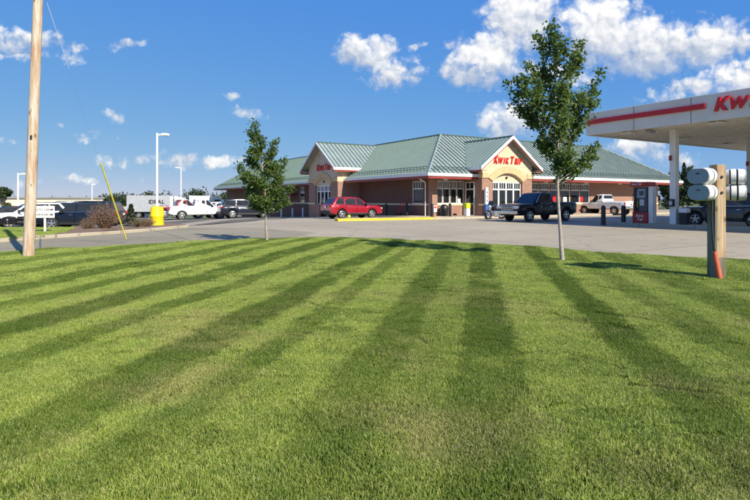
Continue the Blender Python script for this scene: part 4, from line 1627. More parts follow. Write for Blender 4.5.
# ---- motorcycle by the entrance
def motorcycle(x_, y_, hd):
    r_ = thing('motorcycle', 'black touring motorcycle parked by the shop entrance beside the black pickup', 'motorcycle')
    for xx in (-.78, .82):
        w_ = MB().lathe([(.24, -.05), (.30, -.06), (.33, 0), (.30, .06), (.24, .05)], axis='y', n=22, closed=True).build('wheel', 'rubber', r_, True)
        w_.location = (xx, 0, .33)
        MB().lathe([(.25, -.03), (.25, .03), (.22, .03), (.22, -.03)], axis='y', n=22, closed=True).build('rim', 'chrome', w_, True)
        MB().lathe([(.06, -.05), (.06, .05)], axis='y', n=10).tube([(-.23, 0, 0), (.23, 0, 0)], .012, 5).tube([(0, 0, -.23), (0, 0, .23)], .012, 5).tube([(-.16, 0, -.16), (.16, 0, .16)], .012, 5).tube([(-.16, 0, .16), (.16, 0, -.16)], .012, 5).build('hub', 'chrome', w_, True)
        MB().lathe([(.345, -.08), (.37, -.06), (.38, 0), (.37, .06), (.345, .08)], axis='y', n=22, closed=True).build('fender', 'paint_black', w_, True).scale = (1, 1, 1)
    MB().rbox(-.28, .30, -.17, .17, .24, .62, .06).build('engine', 'alloy', r_)
    for s_ in (-1, 1):
        MB().tube([(.15, s_ * .16, .35), (-.2, s_ * .22, .22), (-1.05, s_ * .24, .24)], [.04, .05, .055], 8).build('exhaust', 'chrome', r_, True)
        MB().tube([(.82, s_ * .12, .33), (.52, s_ * .12, 1.0)], .035, 8).build('fork', 'chrome', r_, True)
        MB().rbox(-1.12, -.52, s_ * .3 - .1, s_ * .3 + .1, .42, .76, .05).build('saddlebag', 'paint_black', r_)
        MB().tube([(.50, s_ * .1, 1.0), (.42, s_ * .32, 1.12), (.25, s_ * .42, 1.06)], .018, 6).build('handlebar', 'chrome', r_, True)
    MB().lathe([(.03, -.02), (.15, .05), (.19, .22), (.17, .40), (.06, .50)], axis='x', n=14).build('fuel_tank', 'paint_black', r_, True, mtx=Matrix.Translation((-.06, 0, .80)))
    MB().rbox(-.75, -.02, -.16, .16, .66, .80, .06).build('seat', 'black_plastic', r_)
    MB().rbox(-.98, -.70, -.2, .2, .84, 1.12, .06).build('top_box', 'paint_black', r_)
    MB().lathe([(.02, -.12), (.11, -.06), (.12, .05), (.10, .06)], axis='x', n=14).build('headlight', 'lamp_clear', r_, True, mtx=Matrix.Translation((.66, 0, .95)))
    MB().add([(.60, -.26, 1.0), (.60, .26, 1.0), (.44, .2, 1.38), (.44, -.2, 1.38), (.585, -.26, 1.0), (.585, .26, 1.0), (.425, .2, 1.38), (.425, -.2, 1.38)],
             [(0, 1, 2, 3), (7, 6, 5, 4), (0, 4, 5, 1), (1, 5, 6, 2), (2, 6, 7, 3), (3, 7, 4, 0)]).build('windshield', 'car_glass', r_)
    MB().tube([(-.1, .12, .3), (-.16, .34, .0)], .015, 5).build('kickstand', 'chrome', r_)
    place(r_, x_, y_, hd)
    return r_


q = at(495, 41.0)
motorcycle(q.x, q.y, ANG + math.pi + .15)

# ---- lorries far behind on the left
def truck_wheel(parent, xx, yy, side):
    wheel(parent, xx, yy, .5, .3, .30, 8, 'alloy', side)


def tractor(parent, x0):
    """sleeper cab with tall roof fairing; x0 = back of the cab, nose to +x"""
    MB().rbox(x0, x0 + 2.1, -1.2, 1.2, .95, 2.9, .12).build('sleeper', 'paint_white', parent, True)
    MB().prism([(x0, 2.9), (x0 + 2.3, 2.9), (x0 + 2.0, 3.35), (x0 + 1.1, 3.75), (x0, 3.95)], -1.1, 1.1, 'xz').build('roof_fairing', 'paint_white', parent)
    MB().rbox(x0 + 2.05, x0 + 3.1, -1.15, 1.15, .9, 2.55, .12).build('cab', 'paint_white', parent, True)
    MB().prism([(x0 + 3.0, .9), (x0 + 4.7, .75), (x0 + 4.7, 1.55), (x0 + 3.0, 1.85)], -.85, .85, 'xz').build('hood', 'paint_white', parent)
    for s_ in (-1, 1):
        y0, y1 = sorted((s_ * 1.151, s_ * 1.165))
        MB().box(x0 + 2.35, x0 + 2.95, y0, y1, 1.75, 2.4).build('window', 'car_glass', parent)
        y0, y1 = sorted((s_ * 1.101, s_ * 1.11))
        MB().box(x0 + .5, x0 + 1.5, y0, y1, 3.0, 3.3).build('vent', 'black_plastic', parent)
    MB().box(x0 + 3.101, x0 + 3.115, -1.0, 1.0, 1.9, 2.45).build('windscreen', 'car_glass', parent)
    MB().box(x0 - .8, x0 + 4.4, -.45, .45, .6, .9).build('chassis', 'black_plastic', parent)
    MB().rbox(x0 + 4.6, x0 + 4.9, -1.15, 1.15, .4, .85, .06).build('bumper', 'chrome', parent)
    for s_ in (-1, 1):
        truck_wheel(parent, x0 + 3.9, s_ * 1.0, s_)
        truck_wheel(parent, x0 + .1, s_ * 1.0, s_)


lor = thing('lorry', 'grey box trailer lettered in black behind a white lorry cab', 'lorry')
tb = MB().rbox(-7.2, 0, -1.28, 1.28, 1.1, 4.0, .04).build('trailer_box', 'trailer_grey', lor)
for k in range(15):
    xx = -7.0 + k * .48
    for s_ in (-1, 1):
        y0, y1 = sorted((s_ * 1.281, s_ * 1.30))
        MB().box(xx, xx + .05, y0, y1, 1.2, 3.9).build('rib', 'trailer_grey', tb)
letters('IDEAL', .95, 'ink', lor, Matrix.Translation((-2.2, -1.31, 2.55)), depth=.012, shear=0, bold=.03, caps=1.0)
for s_ in (-1, 1):
    truck_wheel(lor, -6.3, s_ * 1.0, s_)
    truck_wheel(lor, -5.2, s_ * 1.0, s_)
MB().box(-7.1, -.1, -.5, .5, .8, 1.1).build('frame', 'black_plastic', lor)
MB().box(.02, .5, -1.15, 1.15, 1.0, 3.9).build('nose_panel', 'paint_white', lor)
tractor(lor, .75)
q = at(171, 97)
place(lor, q.x, q.y, .18)
lor2 = thing('lorry', 'white lorry cab behind the white pickup, nearest the shop', 'lorry')
MB().rbox(-3.6, 0, -1.25, 1.25, 1.0, 3.95, .05).build('cargo_box', 'paint_white', lor2)
tractor(lor2, .15)
for s_ in (-1, 1):
    truck_wheel(lor2, -2.6, s_ * 1.0, s_)
q = at(211, 97)
place(lor2, q.x, q.y, .2)

# ================================================================== TREES AND PLANTS
def leaf_mesh(name, pts, size, mat, parent, rng, flat=.35, kind=None, aspect=.62):
    """single leaves: folded diamonds, each turned its own way"""
    V, Fc = [], []
    for p in pts:
        n = Vector((rng.gauss(0, 1), rng.gauss(0, 1), rng.gauss(0, 1) + flat * 2)).normalized()
        a = n.orthogonal().normalized()
        a = Matrix.Rotation(rng.random() * 6.283, 3, n) @ a
        a = (a + Vector((0, 0, -.35))).normalized()
        b = n.cross(a).normalized()
        s = size * (.6 + .8 * rng.random())
        o = len(V)
        V.extend([p - a * s * .5, p + b * s * aspect * .5 + a * s * .05 + n * s * .06, p + a * s * .5 - n * s * .1, p - b * s * aspect * .5 + a * s * .05 + n * s * .06])
        Fc.extend([(o, o + 1, o + 2), (o, o + 2, o + 3)])
    me = bpy.data.meshes.new(name)
    me.from_pydata([tuple(v_) for v_ in V], [], Fc)
    return link(name, me, mat, parent, kind)


def limb_points(p0, p1, n, sag, rng):
    out = []
    for k in range(n + 1):
        t = k / n
        p = p0.lerp(p1, t)
        p = p + Vector((rng.gauss(0, .012), rng.gauss(0, .012), 0)) * (1 if 0 < k < n else 0)
        p.z -= sag * math.sin(math.pi * t)
        out.append(p)
    return out


def young_tree(name, label, base, trunk_px, limbs, Y, leaf, n_leaf, seed, bark, trunk_r):
    """limbs: list of (px, py) tips with start on the leader and a cluster radius; Y = distance of the tree"""
    rng = random.Random(seed)
    sc_ = Y / F
    root = thing(name, label, 'tree', base)
    bx, by, bz = base

    def loc(px, py, d=0.0):
        return Vector(((px - 375) * sc_ - bx, d, EYE + (200 - py) * sc_ - bz))
    lead = [loc(*p) for p in trunk_px]
    lead[0].z = -.05
    n = len(lead)
    # smooth leader
    MB().tube(lead, [trunk_r * (1 - .93 * (i / (n - 1)) ** .9) + (.25 * trunk_r if i == 0 else 0) for i in range(n)], 10).build('trunk', bark, root, True)

    def on_lead(z):
        for a, b in zip(lead, lead[1:]):
            if a.z <= z <= b.z:
                return a.lerp(b, (z - a.z) / max(1e-6, b.z - a.z))
        return lead[-1].copy() if z > lead[-1].z else lead[1].copy()
    pts = []
    tot = sum(l_[4] for l_ in limbs)
    for (px, py, d, rpx, wgt, spy) in limbs:
        tip = loc(px, py, d)
        zs = EYE + (200 - spy) * sc_ - bz
        st = on_lead(zs)
        lp = limb_points(st, tip, 5, .06 * (tip - st).length, rng)
        rr = max(.008, trunk_r * .42 * (tip - st).length / 1.4)
        MB().tube(lp, [rr * (1 - .85 * k / 5) for k in range(6)], 6).build('limb', bark, root, True)
        r_ = rpx * sc_
        cnt = int(n_leaf * wgt / tot)
        # twigs that leave the limb, leaves clustered at their ends
        ntw = max(4, cnt // 16)
        for _ in range(ntw):
            t = .38 + .62 * rng.random() ** .7
            k = min(4, int(t * 5))
            c = lp[k].lerp(lp[k + 1], t * 5 - k)
            dirv = Vector((rng.gauss(0, 1), rng.gauss(0, 1), rng.gauss(.35, .8))).normalized()
            e = c + dirv * r_ * (.2 + .66 * rng.random())
            for _ in range(16):
                s_ = rng.random() ** .6
                q = c.lerp(e, s_) + Vector((rng.gauss(0, 1), rng.gauss(0, 1), rng.gauss(0, 1))) * leaf * .75
                pts.append(q)
    leaf_mesh('crown', pts, leaf, 'leaf', root, rng)
    return root


# nearer, larger tree right of centre
TB = G(561, 262)
TY = TB.y
limbs = [  # px, py of the tip, depth offset, cluster radius in px, weight, row where the limb leaves the leader
    (551, 22, 0, 9, 5, 60), (540, 34, .1, 9, 5, 70), (556, 45, -.2, 12, 7, 85), (584, 42, .1, 8, 5, 92), (574, 60, -.3, 12, 8, 100), (546, 62, .35, 13, 8, 100),
    (529, 64, .1, 9, 6, 120), (519, 78, -.1, 10, 8, 130), (509, 84, .1, 8, 6, 136), (516, 100, .3, 9, 6, 142), (530, 96, -.4, 13, 9, 140), (536, 112, .5, 11, 6, 148),
    (566, 82, .5, 15, 10, 115), (556, 92, -.6, 15, 10, 125), (578, 96, -.1, 13, 9, 135), (572, 116, .6, 14, 9, 148), (552, 120, -.7, 15, 9, 152), (560, 135, .7, 14, 8, 160),
    (601, 70, 0, 4.5, 2.6, 140), (597, 84, .05, 6, 3.0, 145), (590, 104, -.2, 9, 5, 150), (580, 124, .1, 12, 7, 160), (546, 140, .4, 10, 5, 168), (562, 155, -.5, 12, 6, 172),
    (599, 142, 0, 6, 3.4, 182), (588, 158, -.2, 9, 5, 186), (576, 166, .2, 9, 4.5, 184), (553, 158, -.2, 9, 4, 178), (566, 172, .3, 8, 3, 186)]
young_tree('young_tree', 'larger young leafy tree with pale slender trunk right of centre on the lawn', (TB.x, TB.y, lz(TB.x, TB.y)),
           [(562.5, 262), (560.5, 235), (558.5, 205), (557.5, 185), (558.5, 150), (556, 110), (555, 75), (552, 42), (551, 24)], limbs, TY, .092, 9600, 5, 'bark_pale', .046)
# smaller tree left of centre
TB2 = G(267, 242)
limbs2 = [(254, 124, 0, 6, 3, 150), (250, 133, .1, 6, 3, 155), (263, 140, -.2, 7, 4, 160), (277, 138, .1, 4.5, 2.5, 165), (272, 150, .3, 7, 4, 168), (255, 148, -.3, 8, 5, 168),
           (248, 158, .3, 8, 5, 176), (238, 166, 0, 5, 3, 185), (238, 175, .2, 6, 3.5, 190), (248, 176, -.5, 9, 6, 188), (264, 164, .6, 10, 6, 180), (275, 166, -.4, 9, 6, 182),
           (284, 161, .1, 5, 3, 182), (281, 176, .4, 8, 5, 190), (262, 180, -.7, 10, 7, 192), (271, 188, .7, 9, 5, 198), (245, 188, .3, 8, 5, 200), (254, 196, -.4, 8, 5, 205),
           (282, 190, -.2, 8, 5, 203), (293, 187, 0, 5, 3, 205), (268, 202, -.3, 8, 4, 208), (286, 202, .2, 7, 4, 210), (250, 205, .2, 7, 3.5, 210), (262, 207, .4, 6, 2, 212)]
young_tree('young_tree', 'smaller young leafy tree on the lawn edge left of centre', (TB2.x, TB2.y, lz(TB2.x, TB2.y)),
           [(267, 242), (266, 225), (265.5, 210), (265, 190), (262, 165), (257, 145), (254, 126)], limbs2, TB2.y, .102, 7000, 8, 'bark', .05)


def far_tree(name, label, loc, h, w_, seed, mat='leaf_far', conifer=False, n=900, group=None, leaf=.42, low=.18):
    rng = random.Random(seed)
    root = thing(name, label, 'tree', loc, 0, group)
    MB().tube([(0, 0, -.3), (.03 * h, 0, h * .45), (.0, .02 * h, h * .92)], [h * .022, h * .015, h * .003], 7).build('trunk', 'bark', root, True)
    pts = []
    if conifer:
        for _ in range(n):
            t = rng.random() ** .8
            z = h * (.06 + .94 * t)
            tier = .75 + .25 * math.cos(t * 34)
            r_ = w_ * (1 - t) ** .85 * tier * (rng.random() ** .45) + .05
            a = rng.random() * 6.283
            pts.append(Vector((math.cos(a) * r_, math.sin(a) * r_, z - .12 * r_)))
    else:
        lobes = []
        for _ in range(13):
            a = rng.random() * 6.283
            rr = w_ * .62 * rng.random() ** .5
            lobes.append((Vector((math.cos(a) * rr, math.sin(a) * rr, h * rng.uniform(low + .14, .84))), w_ * rng.uniform(.26, .46)))
        lobes.append((Vector((0, 0, h * .86)), w_ * .30))
        for k in range(6):
            c, r_ = lobes[k]
            MB().tube([(0, 0, h * .3), c * .6 + Vector((0, 0, h * .12)), c], [h * .01, h * .006, h * .002], 5).build('limb', 'bark', root, True)
        for _ in range(n):
            c, r_ = rng.choice(lobes)
            d = Vector((rng.gauss(0, 1), rng.gauss(0, 1), rng.gauss(0, .8))).normalized()
            pts.append(c + d * r_ * rng.random() ** .35)
    leaf_mesh('crown', pts, leaf, mat, root, rng)
    return root


for k, (px, py, Y, w_, con, lab) in enumerate((
        (664, 178, 88, 2.6, False, 'rounded dark tree just right of the shop end'), (676, 160, 96, 1.8, True, 'tall pointed conifer right of the shop, partly behind the canopy column'),
        (688, 164, 92, 3.2, False, 'leafy green tree between the canopy column and the grey boxes'), (699, 170, 86, 3.0, False, 'bushy green tree behind the upper grey boxes'),
        (684, 163, 110, 1.6, True, 'slim conifer top rising behind the leafy green tree'), (716, 176, 88, 3.0, False, 'dark leafy tree behind the wooden post'),
        (736, 182, 92, 3.0, False, 'dark leafy tree right of the wooden post'), (747, 174, 96, 2.0, True, 'pointed conifer at the right edge'), (764, 172, 94, 3.4, False, 'leafy tree beyond the right edge'),
        (670, 172, 104, 1.5, True, 'short conifer close to the shop roof end'))):
    q = at(px, Y)
    z0 = gz(q.x, q.y)
    h = EYE + (200 - py) / F * Y - z0
    far_tree('conifer' if con else 'leafy_tree', lab, (q.x, q.y, z0), h, w_, 40 + k, 'leaf_conifer' if con else 'leaf_far', con, 1600 if con else 1500, 'trees beyond the pumps', .5 if not con else .42, .02)
for k, (px, py, Y, w_) in enumerate(((1, 186, 92, 2.2), (104, 197, 150, 4.4), (112, 195.5, 155, 5), (121, 194.5, 150, 4.5), (130, 196.5, 158, 5), (139, 196, 150, 5), (149, 192.5, 150, 4.5), (160, 195, 156, 5),
                                     (195, 189, 140, 4.4), (226, 193, 150, 5))):
    q = at(px, Y)
    z0 = gz(q.x, q.y)
    h = EYE + (200 - py) / F * Y - z0
    lab = ('tree at the far left edge behind the cream building', 'low tree just right of the cream building', 'second tree from the cream building in the far row', 'third tree from the cream building in the far row',
           'fourth tree from the cream building in the far row', 'tree in the far row above the low cream wall', 'taller tree left of the grey trailer', 'tree behind the grey trailer',
           'tree top showing above the white lorry cab', 'tree between the lorries and the shop')[k]
    far_tree('leafy_tree', lab, (q.x, q.y, z0), h, w_, 80 + k, 'leaf_far', False, 1000, 'far trees on the left', .62, .0)


def twiggy_shrub(label, px, py, Y, w_, h, seed, n_tw, mat, leaf, n_leaf, zbase):
    rng = random.Random(seed)
    q = at(px, Y)
    root = thing('shrub', label, 'shrub', (q.x, q.y, zbase))
    tw = MB()
    pts = []
    for _ in range(n_tw):
        a = rng.random() * 6.283
        sp = rng.random() ** .6
        e = Vector((math.cos(a) * w_ * sp, math.sin(a) * w_ * .8 * sp, h * (.45 + .6 * rng.random()) * (1 - .45 * sp ** 2)))
        s0 = Vector((math.cos(a) * .08, math.sin(a) * .08, -.05))
        m_ = s0.lerp(e, .5) + Vector((rng.gauss(0, .05), rng.gauss(0, .05), .08))
        tw.tube([s0, m_, e], [.012, .008, .004], 4)
        for _ in range(n_leaf // n_tw):
            t = .3 + .7 * rng.random()
            c = s0.lerp(m_, t * 2) if t < .5 else m_.lerp(e, t * 2 - 1)
            pts.append(c + Vector((rng.gauss(0, .07), rng.gauss(0, .07), rng.gauss(0, .06))))
    tw.build('twigs', 'twig', root, kind='stuff')
    leaf_mesh('foliage', pts, leaf, mat, root, rng)
    return root


twiggy_shrub('large brown twiggy shrub in the mulch bed before the black vehicle', 105, 0, 25.4, 1.05, 1.32, 1, 170, 'leaf_brown', .06, 1700, .12)
twiggy_shrub('low olive shrub in the mulch bed right of the yellow guy guard', 139, 0, 26.6, .55, .55, 2, 70, 'leaf_dry', .055, 600, .12)
twiggy_shrub('low brown shrub beside the yellow lamp base', 148, 0, 27.4, .5, .42, 3, 60, 'leaf_brown', .05, 420, .12)
twiggy_shrub('small brown shrub at the left foot of the large brown shrub', 88, 0, 24.8, .5, .5, 4, 60, 'leaf_brown', .05, 420, .12)
q = at(131, 27.6)
far_tree('dwarf_spruce', 'small pointed evergreen in the mulch bed behind the yellow guy guard', (q.x, q.y, .1), 1.15, .36, 12, 'leaf_conifer', True, 1300, None, .075)

# ================================================================== POLES, SIGNS, BOXES
# wooden utility pole with guy wire
pb = G(28.5, 258)
pole = thing('utility_pole', 'weathered wooden utility pole on the left of the lawn', 'utility pole', (pb.x, pb.y, 0))
topx = (36 - 375) / F * pb.y - pb.x
lean = Vector((topx / (EYE + 200 / F * pb.y), .012, 1))
MB().tube([lean * z_ for z_ in (-.2, 0, 1, 2, 3, 4, 5, 6, 7, 8, 9, 10)], [.134, .132, .129, .126, .122, .119, .116, .112, .108, .104, .10, .096], 20).build('shaft', 'pole_wood', pole, True)
MB().tube([lean * 2.96 + Vector((.03, -.118, 0)), lean * 3.06 + Vector((.03, -.12, 0))], .026, 8).build('bolt_hole', 'ink', pole)
MB().tube([lean * 6.95 + Vector((0, -.125, 0)), lean * 7.1 + Vector((0, -.125, 0))], .05, 8).build('guy_bracket', 'galvanised', pole)
MB().box(.2, .2 + .001, 0, .001, 8, 8.001) if False else None
MB().rbox(-.9, 1.1, -.22, -.11, 9.2, 9.32, .01).build('cross_arm', 'pole_wood', pole)
for xx in (-.8, .3, 1.0):
    MB().lathe([(.03, 9.32), (.03, 9.36), (.06, 9.38), (.05, 9.42), (.06, 9.44), (.04, 9.5)], (xx, -.165, 0), 'z', 10).build('insulator', 'steel_grey', pole, True)
anc = G(127.5, 243)
attach = Vector((pb.x, pb.y, 0)) + lean * 7.03
guy = thing('guy_wire', 'guy wire with bright yellow guard slanting into the lawn edge', 'guy wire', (anc.x, anc.y, 0))
dv = attach - Vector((anc.x, anc.y, 0))
MB().tube([dv * 0.0 + Vector((0, 0, -.05)), dv * .72], .0018, 5).build('wire', 'galvanised', guy)
MB().tube([dv * .72, dv * .93], .005, 6).build('strain_insulator', 'trim_white', guy)
MB().tube([dv * .93, dv], .0018, 5).build('wire', 'galvanised', guy)
# find how far the guard runs: up to photograph row 163
tt = 0.0
while tt < 1:
    p_ = Vector((anc.x, anc.y, 0)) + dv * tt
    if 200 - (p_.z - EYE) / p_.y * F < 163:
        break
    tt += .002
MB().tube([dv * .02, dv * tt], .024, 10).build('guard', 'guard_yellow', guy, True)
MB().tube([(0, 0, -.1), dv * .022], .012, 6).build('anchor_rod', 'galvanised', guy)


def lamp_post(px, Y, ytop, arm, label, base_h=None, zg=None, r=.065):
    q = at(px, Y)
    z0 = gz(q.x, q.y) if zg is None else zg
    h = EYE + (200 - ytop) / F * Y - z0
    root = thing('lamp_post', label, 'lamp post', (q.x, q.y, z0), 0, 'white lamp posts')
    MB().lathe([(r * 1.6, .0), (r * 1.6, .05), (r, .08), (r * .8, h - .05), (r * .8, h)], n=14).build('pole', 'pole_white', root, True)
    s_ = 1 if arm > 0 else -1
    x0, x1 = sorted((0, s_ * abs(arm) * .45))
    MB().box(x0, x1, -.035, .035, h - .13, h - .05).build('arm', 'pole_white', root)
    x0, x1 = sorted((s_ * abs(arm) * .45, s_ * abs(arm)))
    hd = MB().rbox(x0, x1, -.17, .17, h - .15, h - .02, .03).build('lamp_head', 'pole_white', root)
    MB().box(x0 + .05, x1 - .05, -.12, .12, h - .16, h - .152).build('lens', 'lamp_clear', hd)
    if base_h:
        MB().lathe([(.345, 0), (.355, .06), (.345, .12), (.335, base_h * .45), (.35, base_h * .47), (.35, base_h * .53), (.335, base_h * .55), (.335, base_h * .86), (.30, base_h * .95), (.2, base_h), (.09, base_h + .01)], n=28).build('base_cover', 'yellow_plastic', root, True)
        MB().lathe([(.10, base_h), (.12, base_h + .08), (.07, base_h + .14)], n=14).build('collar', 'trim_white', root, True)
    return root


lamp_post(157, 29.2, 133, .62, 'white lamp post on a fat yellow base in the planted island', 1.05, .06)
lamp_post(181, 74, 167, -.75, 'white lamp post among the lorries behind the white pickup', r=.09)
lamp_post(18, 46, 173, .75, 'white lamp post behind the cars at the left edge', r=.075)
lamp_post(92, 82, 184, .5, 'distant white lamp post above the black vehicle', r=.09)

# direction sign
q = at(45, 22.8)
sg = thing('direction_sign', 'small white sign with two arrows on a white post beside the utility pole', 'sign', (q.x, q.y, .1), .12)
MB().rbox(-.035, .035, -.035, .035, -.1, 1.12, .008).build('post', 'trim_white', sg)
pan = MB().rbox(-.40, .40, -.055, -.036, .60, 1.10, .012).build('panel', 'trim_white', sg)
M0 = Matrix.Translation((-.36, -.06, .91))
letters('AUTO CAR', .105, 'ink', pan, M0, depth=.004, shear=0, bold=.01, caps=1.0, center=False, name='letter')
letters('CARWASH', .105, 'ink', pan, Matrix.Translation((-.36, -.06, .70)), depth=.004, shear=0, bold=.01, caps=1.0, center=False, name='letter')
for zc in (.945, .735):
    MB().prism([(.20, zc - .018), (.28, zc - .018), (.28, zc - .05), (.36, zc), (.28, zc + .05), (.28, zc + .018), (.20, zc + .018)], -.062, -.056, 'xz').build('arrow', 'ink', pan)

# ---- wooden post with four cable closures on the right
mb_ = G(717.5, 281)
post = thing('timber_post', 'square timber post carrying grey cable boxes on the lawn at right', 'post', (mb_.x, mb_.y, lz(mb_.x, mb_.y)), R(10))
MB().rbox(-.09, .09, -.09, .09, -.2, 2.02, .008).build('shaft', 'post_wood', post)
MB().rbox(-.125, -.092, -.088, .10, -.2, 1.46, .006).build('weathered_shade_board', 'post_grey', post)  # weathered grey board, the side's shade put into its colour
MB().rbox(-.088, .086, -.099, -.0915, -.2, .37, .003).build('dark_foot', 'post_grey', post)  # darker grey foot on the front face
for zc in (1.80, 1.52):
    MB().rbox(-.36, .36, .092, .13, zc - .04, zc + .04, .008).build('bracket', 'galvanised', post)
    MB().tube([(.0, -.11, zc), (.0, -.085, zc)], .024, 8).build('bolt', 'black_plastic', post)
MB().tube([(-.15, -.05, 1.42), (-.19, -.08, 1.1), (-.185, -.10, .7), (-.16, -.12, .46)], .017, 8).build('cable', 'rubber', post, True)
MB().tube([(-.165, -.12, .48), (-.15, -.14, .30), (-.10, -.16, .0)], [.042, .044, .047], 12).build('conduit', 'conduit_orange', post, True)


def closure(px, py, Y, rz, label, sx=.43, sz=.29):
    """twin-shell cable box with rounded ends; local -y is the face"""
    q = at(px, Y, py)
    root = thing('cable_box', label, 'cable box', (q.x, q.y, q.z - sz / 2), rz, 'cable boxes on the post')

    def stadium(w_, h, c=.085, n=6):
        out = []
        w2, h2 = w_ / 2, h / 2
        for (cx, cy, a0) in ((w2 - c, h2 - c, 0), (-w2 + c, h2 - c, 90), (-w2 + c, -h2 + c, 180), (w2 - c, -h2 + c, 270)):
            for k in range(n + 1):
                a = R(a0 + 90 * k / n)
                out.append((cx + c * math.cos(a), cy + c * math.sin(a) + sz / 2))
        return out

    def shell(y0, y1, k0, k1, nm, mt, par):
        """slab whose front rim is slightly smaller than its back rim"""
        a, b = stadium(sx * k0, sz * k0, .14 * k0), stadium(sx * k1, sz * k1, .14 * k1)
        n = len(a)
        vs = [(p_[0], y0, p_[1]) for p_ in a] + [(p_[0], y1, p_[1]) for p_ in b]
        fs = [tuple(range(n)), tuple(range(2 * n - 1, n - 1, -1))] + [(k, k + n, (k + 1) % n + n, (k + 1) % n) for k in range(n)]
        return MB().add(vs, fs).build(nm, mt, par, True)
    sh = shell(-.16, -.06, .93, 1.0, 'front_shell', 'closure_white', root)
    shell(-.178, -.161, .90, .945, 'face_panel', 'closure_grey', root)
    shell(-.06, -.03, .92, .92, 'gasket', 'black_plastic', root)
    shell(-.03, .05, 1.0, .98, 'rear_shell', 'closure_white', root)
    shell(.05, .075, .88, .88, 'gasket', 'black_plastic', root)
    shell(.075, .13, .98, .86, 'back_shell', 'closure_white', root)
    MB().box(-.03, .03, -.184, -.1785, sz * .62, sz * .68).build('badge', 'ink', root)
    MB().box(-.02, .02, .13, .20, sz * .35, sz * .65).build('mount', 'galvanised', root)
    return root


PY = mb_.y
closure(703.5, 176.2, PY - .05, R(-61), 'upper left grey cable box on the timber post')
closure(704, 192.6, PY - .05, R(-61), 'lower left grey cable box on the timber post')
closure(733.5, 177, PY + .12, R(60), 'upper right white cable box seen edge-on behind the timber post')
closure(734, 192.8, PY + .12, R(60), 'lower right white cable box seen edge-on behind the timber post')

# ================================================================== THINGS ROUND THE SHOP
def shop_thing(name, label, cat, x_, y_, z_=.14, rz=0.0, group=None):
    q = C + DR * x_ + DL * y_
    return thing(name, label, cat, (q.x, q.y, gz(q.x, q.y) + z_), ANG + rz, group)


def shop_bollard(x_, y_, mat, label, group, h=1.0, r=.10):
    b_ = shop_thing('bollard', label, 'bollard', x_, y_, group=group)
    MB().lathe([(r, -.05), (r, h - .06), (r * .85, h - .01), (r * .3, h)], n=12).build('post', mat, b_, True)
    MB().lathe([(r * 1.5, 0), (r * 1.5, .02), (r * 1.05, .03)], n=12).build('base_ring', mat, b_, True)


for x_, y_, lab in ((-1.2, 2.0, 'dark bollard at the foot of the white downspout'), (-1.28, -1.6, 'dark bollard in front of the corner pier'),
                    (.55, -1.6, 'dark bollard under the front windows'), (-1.2, 5.2, 'dark bollard along the blank brick side wall')):
    shop_bollard(x_, y_, 'black_paint', lab, 'dark bollards by the corner', 1.05, .12)
for k, y_ in enumerate((21.5, 24.5, 28.0, 32.0, 36.5)):
    shop_bollard(-2.0, y_, 'trim_white', ('white bollard nearest the side entrance', 'white bollard second from the side entrance', 'white bollard third from the side entrance',
                                          'white bollard fourth from the side entrance', 'white bollard farthest from the side entrance')[k], 'white bollards along the side wall', 1.05, .09)
# bin with a lime lid, and a black dome bin
bn = shop_thing('litter_bin', 'slim white bin with lime green lid near the front entrance', 'bin', 2.5, -1.4)
MB().rbox(-.2, .2, -.2, .2, 0, .62, .04).build('case', 'trim_white', bn)
MB().rbox(-.23, .23, -.23, .23, .62, 1.06, .08).build('lid', 'lime', bn)
bn = shop_thing('litter_bin', 'black dome topped bin against the brick under the front windows', 'bin', .75, -.6)
MB().lathe([(.33, 0), (.35, .06), (.35, .62), (.31, .80), (.2, .92), (.05, .96)], n=22).build('case', 'black_paint', bn, True)
MB().lathe([(.36, .58), (.365, .60), (.36, .64)], n=22).build('rim', 'black_plastic', bn, True)
bn = shop_thing('guard_post', 'white post with lime foot beside the red car', 'post', -3.2, 8.5, .0)
MB().rbox(-.12, .12, -.12, .12, .0, .30, .03).build('foot', 'lime', bn)
MB().rbox(-.10, .10, -.10, .10, .30, 1.1, .03).build('shaft', 'trim_white', bn)
# blue and white upright ad panel at the front entrance
ad = shop_thing('ad_panel', 'narrow upright blue and white panel at the front entrance pier', 'panel', 3.6, -2.55)
MB().rbox(-.14, .14, -.10, .10, 0, .95, .02).build('lower_panel', 'blue_sign', ad)
MB().rbox(-.14, .14, -.10, .10, .95, 2.35, .02).build('upper_panel', 'trim_white', ad)
for zc in (1.25, 1.6, 1.95):
    MB().lathe([(.08, -.104), (.08, -.102)], (0, 0, zc), 'y', 12).build('blue_spot', 'blue_sign', ad)
# small parking sign
ps = shop_thing('parking_sign', 'small pale sign on a thin post at the side entrance', 'sign', -3.3, 12.2, .0)
MB().tube([(0, 0, 0), (0, 0, 1.75)], .03, 8).build('post', 'stone_band', ps)
MB().rbox(-.015, .015, -.16, .16, 1.25, 1.75, .005).build('panel', 'plate_white', ps)
MB().rbox(-.022, -.0155, -.10, .10, 1.36, 1.62, .002).build('symbol', 'lamp_red', ps)
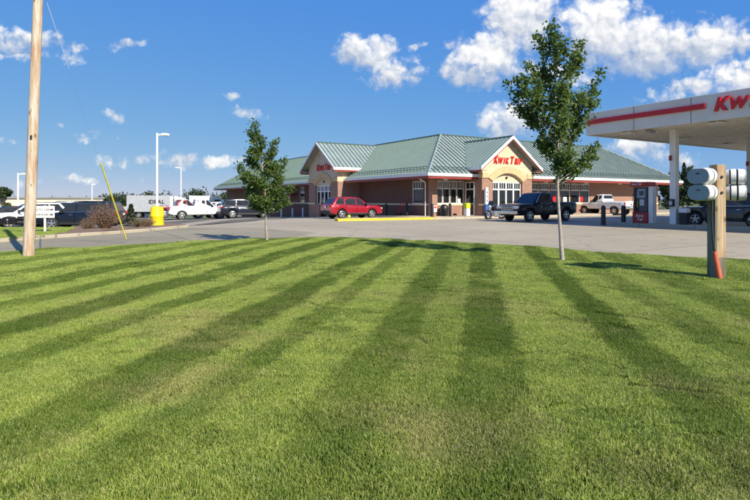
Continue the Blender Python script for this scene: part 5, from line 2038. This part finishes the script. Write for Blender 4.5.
# red hand truck leaning by the side wall
ht = shop_thing('hand_truck', 'red hand truck leaning by the brick side wall', 'hand truck', -1.0, 3.4)
for s_ in (-1, 1):
    MB().tube([(-.1, s_ * .2, .12), (.42, s_ * .2, 1.25)], .03, 8).build('rail', 'sign_red', ht, True)
    MB().lathe([(.12, -.03), (.12, .03), (.05, .035)], (-.05, s_ * .26, .12), 'y', 14).build('wheel', 'rubber', ht, True)
for t in (.25, .55, .85):
    MB().tube([(-.1 + .52 * t, -.2, .12 + 1.13 * t), (-.1 + .52 * t, .2, .12 + 1.13 * t)], .018, 6).build('rung', 'sign_red', ht)
MB().rbox(-.42, -.1, -.24, .24, .02, .05, .01).build('toe_plate', 'sign_red', ht)
# ice and notice boards near the corner pier
nb_ = shop_thing('notice', 'small red and white notice on the corner pier', 'notice', .18, -.15, .25)
MB().box(-.16, .16, -.012, .0, .2, .75).build('sheet', 'plate_white', nb_)
MB().box(-.12, .12, -.018, -.0125, .52, .68).build('red_block', 'sign_red', nb_)

# yellow kerbed island with gravel
ya, yb = G(338, 221.2), G(436, 219.4)
isl = [(ya.x, ya.y), (yb.x, yb.y), (yb.x + .5, yb.y + 1.0), (yb.x - .3, yb.y + 2.0), (ya.x + .9, ya.y + 2.0), (ya.x - .3, ya.y + .9)]
sheet('gravel_island', [(a * .985 + .015 * .8, b * .985 + .015 * 39.8) for a, b in isl], 'gravel', .14, 1.0)
strip('yellow_kerb', isl + [isl[0]], .16, -.04, .15, 'kerb_yellow')

# ================================================================== FAR BUILDINGS ON THE LEFT
a0, a1 = at(-60, 86), at(103, 104)
dd = a1 - a0
ln = Vector((dd.x, dd.y, 0)).length
z0 = -2.0
far_b = thing('storage_building', 'long low cream building with flat grey roof behind the parked cars', 'building', (a0.x, a0.y, z0), math.atan2(dd.y, dd.x))
zt_ = 2.05 - z0
MB().box(0, ln, 0, 14, -.5, zt_ - .35).build('wall', 'cream_wall', far_b)
MB().box(-.2, ln + .2, -.25, 14.2, zt_ - .35, zt_ - .05).build('roof_edge', 'roof_grey', far_b)
for k in range(9):
    x0 = 1.0 + k * ln / 9
    MB().rbox(x0, x0 + 2.4, -.04, .05, -.3, 2.35, .02).build('roller_door', 'cream_white', far_b)
for k in range(8):
    x0 = 2.0 + k * ln / 8.3
    MB().rbox(x0, x0 + .5, 3.0, 3.6, zt_ - .05, zt_ + .28, .03).build('roof_vent', 'galvanised', far_b)
b0, b1 = at(112, 104), at(147, 100)
dd = b1 - b0
ln = Vector((dd.x, dd.y, 0)).length
lw = thing('boundary_wall', 'low cream panel wall between the cream building and the grey trailer', 'wall', (b0.x, b0.y, -2.1), math.atan2(dd.y, dd.x))
n_ = 4
for k in range(n_):
    MB().box(k * ln / n_ + .05, (k + 1) * ln / n_ - .05, 0, .12, -.4, 2.35).build('panel', 'cream_white', lw)
for k in range(n_ + 1):
    MB().box(k * ln / n_ - .12, k * ln / n_ + .12, -.06, .18, -.4, 2.48).build('post', 'cream_white', lw)
